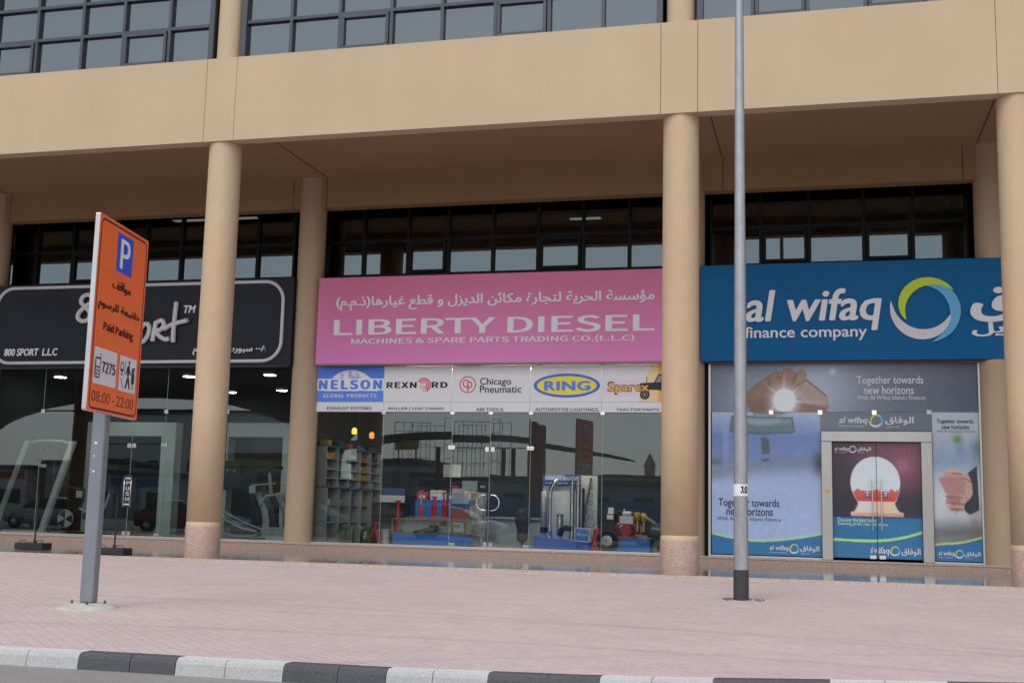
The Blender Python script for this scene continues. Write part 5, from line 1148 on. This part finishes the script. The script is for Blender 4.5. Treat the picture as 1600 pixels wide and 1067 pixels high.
FRM = [('frame', [(-17.83, 5.06, .72), (-17.55, 5.06, .95), (-17.42, 5.06, 1.15), (-17.40, 5.06, 1.42)]), ('lower_tube', [(-17.50, 5.06, .98), (-17.2, 5.06, .86), (-16.85, 5.06, .92), (-16.70, 5.06, 1.35)]), ('front_foot', [(-17.85, 4.98, FZ+.03), (-17.85, 5.4, FZ+.03)]), ('rear_foot', [(-16.8, 4.9, FZ+.03), (-16.8, 5.4, FZ+.03)]), ('base_tube', [(-17.85, 5.1, FZ+.04), (-16.8, 5.1, FZ+.04), (-16.85, 5.06, .9)]), ('handlebar', [(-17.75, 4.95, 1.50), (-17.55, 4.98, 1.44), (-17.40, 5.06, 1.42), (-17.5, 5.2, 1.44), (-17.75, 5.25, 1.5)])]
for n_, pth in FRM: MB().tube(pth, .026, 8).build(n_, DKT if n_ != 'lower_tube' else RACKW, t_)
MB().obox((-16.70, 5.06, 1.39), (.28, .18, .06)).build('saddle', BLACK, t_, .03, 2); MB().obox((-17.50, 5.0, 1.32), (.17, .01, .17)).build('display_card', RACKW, t_); MB().cyl((-17.28, 5.0, .80), (-17.28, 5.12, .80), .09).build('crank', DKT, t_)
t_ = thing('elliptical_trainer', 'grey elliptical trainer with curved twin shrouds and blue footplates', 'cross trainer', (-13.0, 5.4, FZ))
GS = mat('silver_shroud', (.62, .70, .69), .4); GD = mat('dark_shroud', (.04, .045, .05), .4); BLF = mat('blue_plastic', (.06, .32, .60), .4)
def shroud(x0, y, m_, n_): # a swept, rounded leg leaning towards the console
    L_ = [(x0+.02, 1.45), (x0+.10, 1.30), (x0+.20, 1.10), (x0+.27, .85), (x0+.28, .60), (x0+.26, .40)]; R_2 = [(x0+.52, .40), (x0+.52, .62), (x0+.46, .92), (x0+.36, 1.15), (x0+.26, 1.36), (x0+.16, 1.48)]
    MB().prism(L_+R_2, (Vector((0, y, 0)), Vector((1, 0, 0)), Vector((0, 0, 1))), .12).build(n_, m_, t_, .03, 3)
shroud(-13.05, 5.45, GS, 'shroud'); shroud(-12.78, 5.25, GD, 'shroud'); shroud(-12.62, 5.65, GS, 'shroud')
MB().hexa([(-12.95, 5.2, 1.88), (-12.45, 5.2, 2.02), (-12.45, 5.7, 2.02), (-12.95, 5.7, 1.88)], [(-12.98, 5.2, 1.95), (-12.48, 5.2, 2.10), (-12.48, 5.7, 2.10), (-12.98, 5.7, 1.95)]).build('console', GD, t_, .02, 2)
MB().tube([(-12.62, 5.45, 1.40), (-12.70, 5.45, 1.95)], .05, 10).build('mast', GS, t_)
for y in (5.15, 5.75): MB().tube([(-13.10, y, 1.92), (-13.22, y, 1.75), (-13.18, y, 1.58), (-13.0, y, 1.40), (-12.85, y, 1.15), (-12.75, y, .75)], .03, 10).build('arm', GD, t_)
MB().tube([(-13.15, 5.4, 1.62), (-12.5, 5.4, 1.68)], .02, 8).build('cross_bar', GS, t_); MB().tube([(-12.75, 5.12, 1.15), (-12.6, 5.12, 1.38), (-12.1, 5.12, 1.46)], .03, 10).build('side_rail', GS, t_)
for y, dz in ((5.2, .0), (5.65, .06)):
    MB().tube([(-14.0, y, .95+dz), (-13.6, y, .78+dz), (-13.2, y, .62+dz), (-12.8, y, .55)], .03, 8).build('pedal_arm', GS, t_); MB().obox((-13.38, y, .76+dz), (.38, .16, .04), Matrix.Rotation(.35, 3, 'Y')).build('foot_plate', BLF, t_, .01, 1)
MB().tube([(-13.9, 5.4, .50), (-13.4, 5.4, .42), (-13.0, 5.4, .45), (-12.75, 5.4, .55)], .028, 8).build('base_curve', GS, t_); MB().box(-13.9, -12.2, 5.3, 5.5, FZ, FZ+.06).build('base', GD, t_, .01, 1); MB().obox((-12.95, 5.1, 1.52), (.16, .01, .16)).build('display_card', RACKW, t_)
t_ = thing('floor_mat', 'yellow green floor mat edge along the foot of the sports shop doors', 'floor mat', (-15.2, 5.0, FZ))
MB().box(-17.1, -13.2, 4.78, 5.6, FZ+.001, FZ+.02).build('mat', mat('lime_rubber_mat', (.30, .36, .03), .7), t_, .004, 1); MB().box(-17.13, -13.17, 4.765, 4.7795, FZ+.001, FZ+.03).build('edging', mat('lime_edging', (.42, .46, .04), .6), t_)
t_ = thing('leaflet_board', 'pale leaflet board leaning inside the sports shop glass by the column', 'board', (-12.14, 4.8, FZ))
Fb = (Vector((-12.37, 4.72, FZ)), Vector((1, 0, 0)), Vector((.10, .35, .93)).normalized())
MB().prism([(0, 0), (.46, 0), (.46, .34), (0, .34)], Fb, .012).build('board', mat('pale_cyan_card', (.60, .74, .74), .5), t_); mb = MB()
for k_, (a_, b_) in enumerate(((.05, .20), (.05, .14), (.05, .17))): poly2d(mb, [(a_, .28-.05*k_), (b_, .28-.05*k_), (b_, .27-.05*k_), (a_, .27-.05*k_)], Fb, .0135)
mb.build('print_lines', DK, t_)
PORT = mat('pale_green_portal_paint', (.62, .75, .70), .6)
for xa, xb, lb in ((-19.45, -16.75, 'pale display portal behind the squat rack'), (-15.6, -13.2, 'pale display portal behind the elliptical trainer')):
    t_ = thing('display_portal', lb, 'display portal', ((xa+xb)/2, 8.0, FZ))
    MB().box(xa, xb, 8.0, 8.35, 2.93, 3.30).build('lintel', PORT, t_)
    for x in (xa, xb-.42): MB().box(x, x+.42, 8.0, 8.35, FZ, 2.928).build('pier', PORT, t_)
t_ = thing('equipment_rack', 'dark shelf rack with pale boxes at the back right of the sports shop', 'rack', (-12.35, 7.2, FZ))
for x in (-12.75, -11.95): MB().box(x-.02, x+.02, 7.0, 7.4, FZ, 3.0).build('upright', BLACK, t_)
for z in (.6, .95, 1.3, 1.65, 2.0, 2.35, 2.7): MB().box(-12.73, -11.97, 7.0, 7.4, z, z+.03).build('shelf', BLACK, t_)
k_ = 0
for z in (.982, 1.332, 1.682, 2.032, 2.382):
    tag(MB().box(-12.66, -12.24, 7.05, 7.35, z, z+.22).build('shoe_box', mat('pale_box', (.38, .42, .42), .6)), ('lowest', 'second lowest', 'middle', 'second highest', 'highest')[k_]+' pale box on the dark rack in the sports shop', 'box', 'pale boxes on the dark rack'); k_ += 1
tag(MB().cyl((-14.95, 6.4, FZ), (-14.95, 6.4, 1.55), .09, n=20).build('foam_roller', mat('green_foam', (.05, .30, .06), .7)), 'bright green foam roller standing upright behind the glass door', 'foam roller')
for x, z, w_, h_, y, tx, lb in ((-15.2, 1.55, .9, .75, 7.9, 'UN\nDR', 'dark hanging sport banner with thin pale letters in the sports shop'),):
    t_ = thing('hanging_banner', lb, 'banner', (x, y, z))
    MB().box(x-w_/2, x+w_/2, y, y+.02, z, z+h_).build('panel', BLACK, t_); MB().box(x-.01, x+.01, y+.005, y+.015, z+h_, 4.368).build('cord', BLACK, t_)
    lettering(tx.split('\n')[0], (x-w_*.35, x+w_*.35, z+h_*.6, z+h_*.72), WALL(y-.002), GREYP, t_, sans=True)
lampk = 0
for x, y, lb in ((-17.9, 7.2, 'lit round ceiling lamp above the exercise bike'), (-14.4, 9.4, 'lit round ceiling lamp deepest in the sports shop'), (-13.0, 8.0, 'lit round ceiling lamp above the dark rack'), (-16.2, 9.9, 'lit round ceiling lamp behind the glass doors of the sports shop'), (-19.0, 6.0, 'added round ceiling lamp above the squat rack'), (-17.3, 5.6, 'added round ceiling lamp close behind the glass above the exercise bike'), (-13.0, 5.8, 'added round ceiling lamp above the elliptical trainer'), (-15.3, 6.0, 'added round ceiling lamp above the green foam roller')):  # lamps towards the glass are added to brighten the front equipment
    t_ = thing('ceiling_lamp', lb, 'ceiling lamp', (x, y, 4.37), 'round ceiling lamps in the sports shop')
    MB().cyl((x, y, 4.30), (x, y, 4.369), .17, n=24).build('rim', WHITE, t_); MB().cyl((x, y, 4.290), (x, y, 4.299), .14, n=24).build('diffuser', LAMPON, t_)
for x, y, w_, lb in ((-15.6, 6.2, 1.1, 'lit strip lamp in the upper room over the sports shop'), (-14.2, 6.2, .9, 'second lit strip lamp in the upper room, nearer the round column'), (-5.6, 7.6, .8, 'dim strip lamp in the upper room over the pink sign')):
    t_ = thing('strip_lamp', lb, 'strip lamp', (x, y, 8.4), 'strip lamps upstairs')
    MB().box(x-w_/2, x+w_/2, y-.12, y+.12, 8.36, 8.44).build('housing', WHITE, t_); MB().box(x-w_/2+.02, x+w_/2-.02, y-.1, y+.1, 8.352, 8.359).build('diffuser', LAMPDIM, t_); MB().cyl((x, y, 8.44), (x, y, 8.758), .01).build('hanger', BLACK, t_)

# ================================================================== ACROSS THE STREET (seen mirrored in the glass)
def car(name, label, paint, loc, rz):
    m_ = mat('car_paint_'+name, paint, .25, .2); GLs = mat('car_window', (.012, .014, .016), .08)
    t_ = thing('parked_car', label, 'car', (0, 0, 0), 'cars parked across the street')
    # body loft: stations along x, half-width and heights
    st_ = [(-2.15, .55, .62, .80), (-2.05, .30, .80, .92), (-1.5, .22, .86, .96), (-.6, .20, .88, .95), (.6, .20, .88, .93), (1.3, .22, .87, .88), (1.9, .28, .80, .76), (2.15, .40, .60, .62)]
    vs = []; fs = []
    for x, zb, hw, zt in st_:
        vs += [(x, -hw*.9, zb), (x, -hw, (zb+zt)/2), (x, -hw*.92, zt), (x, -hw*.5, zt+.03), (x, hw*.5, zt+.03), (x, hw*.92, zt), (x, hw, (zb+zt)/2), (x, hw*.9, zb)]
    for i in range(len(st_)-1): fs += [(i*8+j, i*8+(j+1) % 8, i*8+8+(j+1) % 8, i*8+8+j) for j in range(8)]
    fs += [tuple(range(8))[::-1], tuple(56+j for j in range(8))]
    mb = MB(); mb.add(vs, [f[::-1] for f in fs], 0, True); mb.build('body', m_, t_)
    roof = [(-1.75, .95, .70), (-1.15, 1.38, .58), (-.3, 1.45, .60), (.35, 1.38, .60), (1.15, .93, .72)]
    vs = []; fs = []
    for x, z, hw in roof: vs += [(x, -hw, z), (x, -hw*.5, z+.03), (x, hw*.5, z+.03), (x, hw, z)]
    for i in range(4): fs += [(i*4+j, i*4+4+j, i*4+5+j, i*4+1+j) for j in range(3)]
    mb = MB(); mb.add([vs[i] for i in range(4, 16)], [(j+4*i, j+4*i+4, j+4*i+5, j+4*i+1) for i in range(2) for j in range(3)], 0, True)
    mb.build('roof', m_, t_)
    g_ = MB()
    g_.add([vs[0], vs[4], vs[7], vs[3]], [(0, 1, 2, 3)]); g_.add([vs[12], vs[16], vs[19], vs[15]], [(0, 1, 2, 3)])
    for s_ in (0, 3):
        y0 = vs[s_][1]; sg = -1 if s_ == 0 else 1
        g_.add([(-1.75, sg*.74, .95), vs[4+s_], vs[8+s_], vs[12+s_], (1.15, sg*.74, .92)], [(0, 1, 2, 3, 4)])
    g_.build('window', GLs, t_)
    for x in (-1.35, 1.35):
        for s_ in (-1, 1):
            wz = MB().lathe((x, s_*.74, .32), [(.20, -.10), (.31, -.11), (.33, -.08), (.33, .08), (.31, .11), (.20, .10)], 20, axis='y', caps=False).build('wheel', RUBBER, t_)
            MB().lathe((x, s_*.74, .32), [(.03, -.09), (.21, -.09), (.21, .09), (.03, .09)], 16, axis='y').build('rim', ALU, wz)
    for s_ in (-1, 1):
        MB().obox((2.06, s_*.52, .66), (.10, .34, .11)).build('headlight', WHITE, t_, .02, 1); MB().obox((-2.08, s_*.55, .78), (.08, .28, .13)).build('tail_light', REDP, t_, .02, 1)
    t_.location = loc; t_.rotation_euler = (0, 0, rz); return t_
RZ = -.135
car('red', 'dark red saloon car mirrored in the sports shop doors', (.16, .008, .015), (-27.9, -18.8, RZ), 0.0)
car('silver', 'silver grey estate car mirrored behind the squat rack', (.30, .32, .34), (-34.5, -18.6, RZ), PI)
car('grey', 'slate grey saloon mirrored beside the elliptical trainer', (.10, .12, .15), (-22.3, -18.9, RZ), PI)
car('white', 'white car mirrored above the display counter', (.60, .60, .62), (-15.2, -19.4, RZ), 0.0)
car('blue', 'dull blue car mirrored at the right of the middle shop', (.12, .16, .24), (-8.6, -21.2, RZ), PI)
GRY = mat('warehouse_sheet', (.55, .57, .60), .7, noise=(.6, .1)); BEB = mat('sandy_wall', (.55, .44, .30), .8, noise=(.6, .1)); DKB = mat('dark_roof_sheet', (.10, .105, .115), .6)
t_ = thing('site_hoarding', 'long blue hoarding across the street mirrored in the glass', 'hoarding', (-11, -40.5, RZ))
for k_ in range(12): MB().box(-25+2.2*k_, -22.82+2.2*k_, -40.6, -40.5, RZ, 1.9).build('board', mat('blue_hoarding', (.06, .15, .50), .6), t_)
for k_ in range(13): MB().box(-25.05+2.2*k_, -24.97+2.2*k_, -40.72, -40.605, RZ, 1.95).build('post', GREYP, t_)
def block(name, label, x0, x1, y0, y1, h, m_, wr=0, roofm=None):
    t_ = thing(name, label, 'building', ((x0+x1)/2, (y0+y1)/2, RZ)); MB().box(x0, x1, y0, y1, RZ, h).build('wall', m_, t_)
    MB().box(x0-.3, x1+.3, y0-.3, y1+.3, h+.01, h+.35).build('roof', roofm or DKB, t_)
    if wr:
        n_ = max(2, int((x1-x0)/3))
        for k_ in range(n_):
            x = x0+(x1-x0)*(k_+.5)/n_; fr_ = MB().box(x-.7, x+.7, y1+.002, y1+.06, wr, wr+1.3).build('window', FRAMEB, t_)
            MB().box(x-.62, x+.62, y1+.062, y1+.07, wr+.08, wr+1.22).build('pane', mat('dark_pane', (.03, .035, .04), .1), fr_)
    return t_
for i, (x0, x1, y1, h, c, lb) in enumerate(((-30, -24.2, -56, 3.4, (.62, .64, .66), 'pale grey workshop unit in the mirrored row, next to the blue one'), (-36, -30.5, -58, 4.5, (.40, .44, .48), 'slate blue workshop unit in the mirrored row'), (-42, -36.6, -55, 3.0, (.68, .64, .56), 'cream workshop unit in the mirrored row'),
                                            (-48.5, -42.7, -60, 5.0, (.34, .35, .36), 'tall grey workshop unit in the mirrored row'), (-55, -49.2, -54, 3.2, (.55, .60, .66), 'pale blue workshop unit in the mirrored row'), (-63, -55.8, -57, 4.2, (.45, .38, .33), 'brown workshop unit in the mirrored row'), (-74, -63.8, -56, 3.6, (.62, .62, .60), 'white workshop unit at the far left end of the mirrored row'))):
    t_ = block('workshop_unit', lb, x0, x1, y1-8, y1, h, mat('unit_wall', c, .7, noise=(.6, .08)))
    MB().box(x0+.6, x0+(x1-x0)*.48, y1+.003, y1+.05, RZ, 2.4).build('roller_door', mat('roller_door', tuple(v*.55 for v in c), .5), t_)
    MB().box(x0+(x1-x0)*.58, x1-.5, y1+.003, y1+.05, .9, 2.0).build('window', mat('unit_window', (.05, .06, .07), .15), t_)
    MB().box(x0+.3, x1-.3, y1+.003, y1+.12, h-.75, h-.2).build('name_board', mat('board_face', [(.08, .16, .40), (.5, .5, .5), (.45, .08, .06), (.5, .42, .08)][i % 4], .5), t_)
block('low_building', 'low blue and grey workshop behind the hoarding', -22, -10, -62, -50, 3.1, mat('blue_grey_wall', (.22, .36, .50), .7), 1.0)
block('sandy_building', 'sandy low building beside the minaret mirrored at the right', -30, -12, -130, -112, 5.6, BEB, 2.5)
block('tall_building', 'pale tall building mirrored behind the squat rack', -90, -66, -120, -100, 12, mat('pale_block', (.6, .62, .62), .8), 5)
t_ = thing('minaret', 'slim sandy minaret mirrored at the right of the middle shop', 'minaret', (-30.5, -190, 0))
MB().box(-31.7, -29.3, -191.2, -188.8, RZ, 7.5).build('shaft', BEB, t_); MB().lathe((-30.5, -190, 0), [(1.5, 7.5), (1.5, 7.9), (1.0, 8.0), (1.0, 10.2), (1.2, 10.3), (.8, 11.2), (.1, 12.6)], 16).build('top', BEB, t_)
t_ = thing('arched_shelter', 'big dark arched shelter across the street mirrored in the sports shop glass', 'shelter', (-36, -26, RZ))
ol = [(-58, RZ), (-58, 8.6), (-21.6, 8.6), (-21.6, 5.9)]+arc(-19.0, 3.2, 4.6, 3.0, 118, 178, 8)+[(-23.6, RZ), (-24.9, RZ), (-24.9, 4.6)]+arc(-34.6, 4.2, 9.6, 2.4, 5, 175, 26)+[(-44.2, RZ), (-45.4, RZ), (-45.4, 4.4)]+arc(-51, 4.2, 5.6, 2.2, 5, 175, 14)+[(-56.7, RZ)]
MB().prism(ol, (Vector((0, -24.5, 0)), Vector((1, 0, 0)), Vector((0, 0, 1))), 2.0).build('arcade_wall', mat('dark_brown_cladding', (.05, .04, .035), .7), t_); MB().box(-58.3, -21.3, -26.8, -24.2, 8.61, 8.9).build('roof', DKB, t_)
t_ = thing('footbridge_roof', 'long curved dark canopy on posts mirrored across the middle shop', 'canopy', (-22, -50.8, 0))
mb = MB(); N_ = 28; top = []; bot = []
for k_ in range(N_+1):
    s_ = k_/N_; x = -36+23.5*s_; z = 4.7+1.75*math.sin(PI*min(1, .10+s_*.86))**1.0; th = .08+.28*math.sin(PI*s_)**.6
    top.append((x, z)); bot.append((x, z-th))
mb.prism(bot+top[::-1], (Vector((0, -49.5, 0)), Vector((1, 0, 0)), Vector((0, 0, 1))), 3.2); mb.build('roof', mat('dark_brown_canopy', (.12, .10, .085), .5), t_)
for x in (-31, -26.5, -21.6, -20.9, -15.6): MB().cyl((x, -50.8, RZ), (x, -50.8, 5.4), .16, n=12).build('post', mat('brown_post', (.07, .06, .055), .6), t_)
t_ = thing('rusty_tower', 'rust coloured slab tower mirrored beside the right door leaf', 'tower', (-17.2, -40, RZ))
RST = mat('rust_red_cladding', (.34, .10, .06), .8, noise=(2, .25))
for x in (-17.55, -17.05): MB().box(x, x+.42, -42.2, -41.4, RZ, 6.75 if x < -17.3 else 6.55).build('leg', RST, t_)
MB().box(-17.13, -17.05, -42.1, -41.5, .5, 6.2).build('web', RST, t_)
for (x0, x1, z1, yb, lb) in ((-32.3, -27.3, 9.0, -70, 'large wire mesh cage frame mirrored above the glass doors'), (-37.0, -33.6, 8.6, -70, 'small wire mesh cage frame mirrored left of the larger cage')):
    t_ = thing('mesh_cage', lb, 'cage frame', ((x0+x1)/2, yb, 4)); WM = mat('dark_wire', (.14, .18, .18), .6)
    n_ = 7 if x1-x0 > 4 else 5
    for k_ in range(n_):
        x = x0+(x1-x0)*k_/(n_-1)
        for y in (yb, yb-4): MB().cyl((x, y, RZ), (x, y, z1), .028, n=6).build('upright', WM, t_)
    for z in (5.4, 6.6, 7.8, z1):
        for y in (yb, yb-4): MB().cyl((x0, y, z), (x1, y, z), .024, n=6).build('rail', WM, t_)
t_ = thing('billboard', 'small yellow billboard mirrored beside the wire cage', 'billboard', (-34.6, -67, 6.6))
MB().box(-35.8, -33.6, -67.1, -67, 6.0, 7.3).build('panel', mat('yellow_panel', (.45, .38, .03), .6), t_)
for x in (-35.5, -33.9): MB().cyl((x, -67.2, RZ), (x, -67.2, 7.2), .07, n=8).build('post', GREYP, t_)
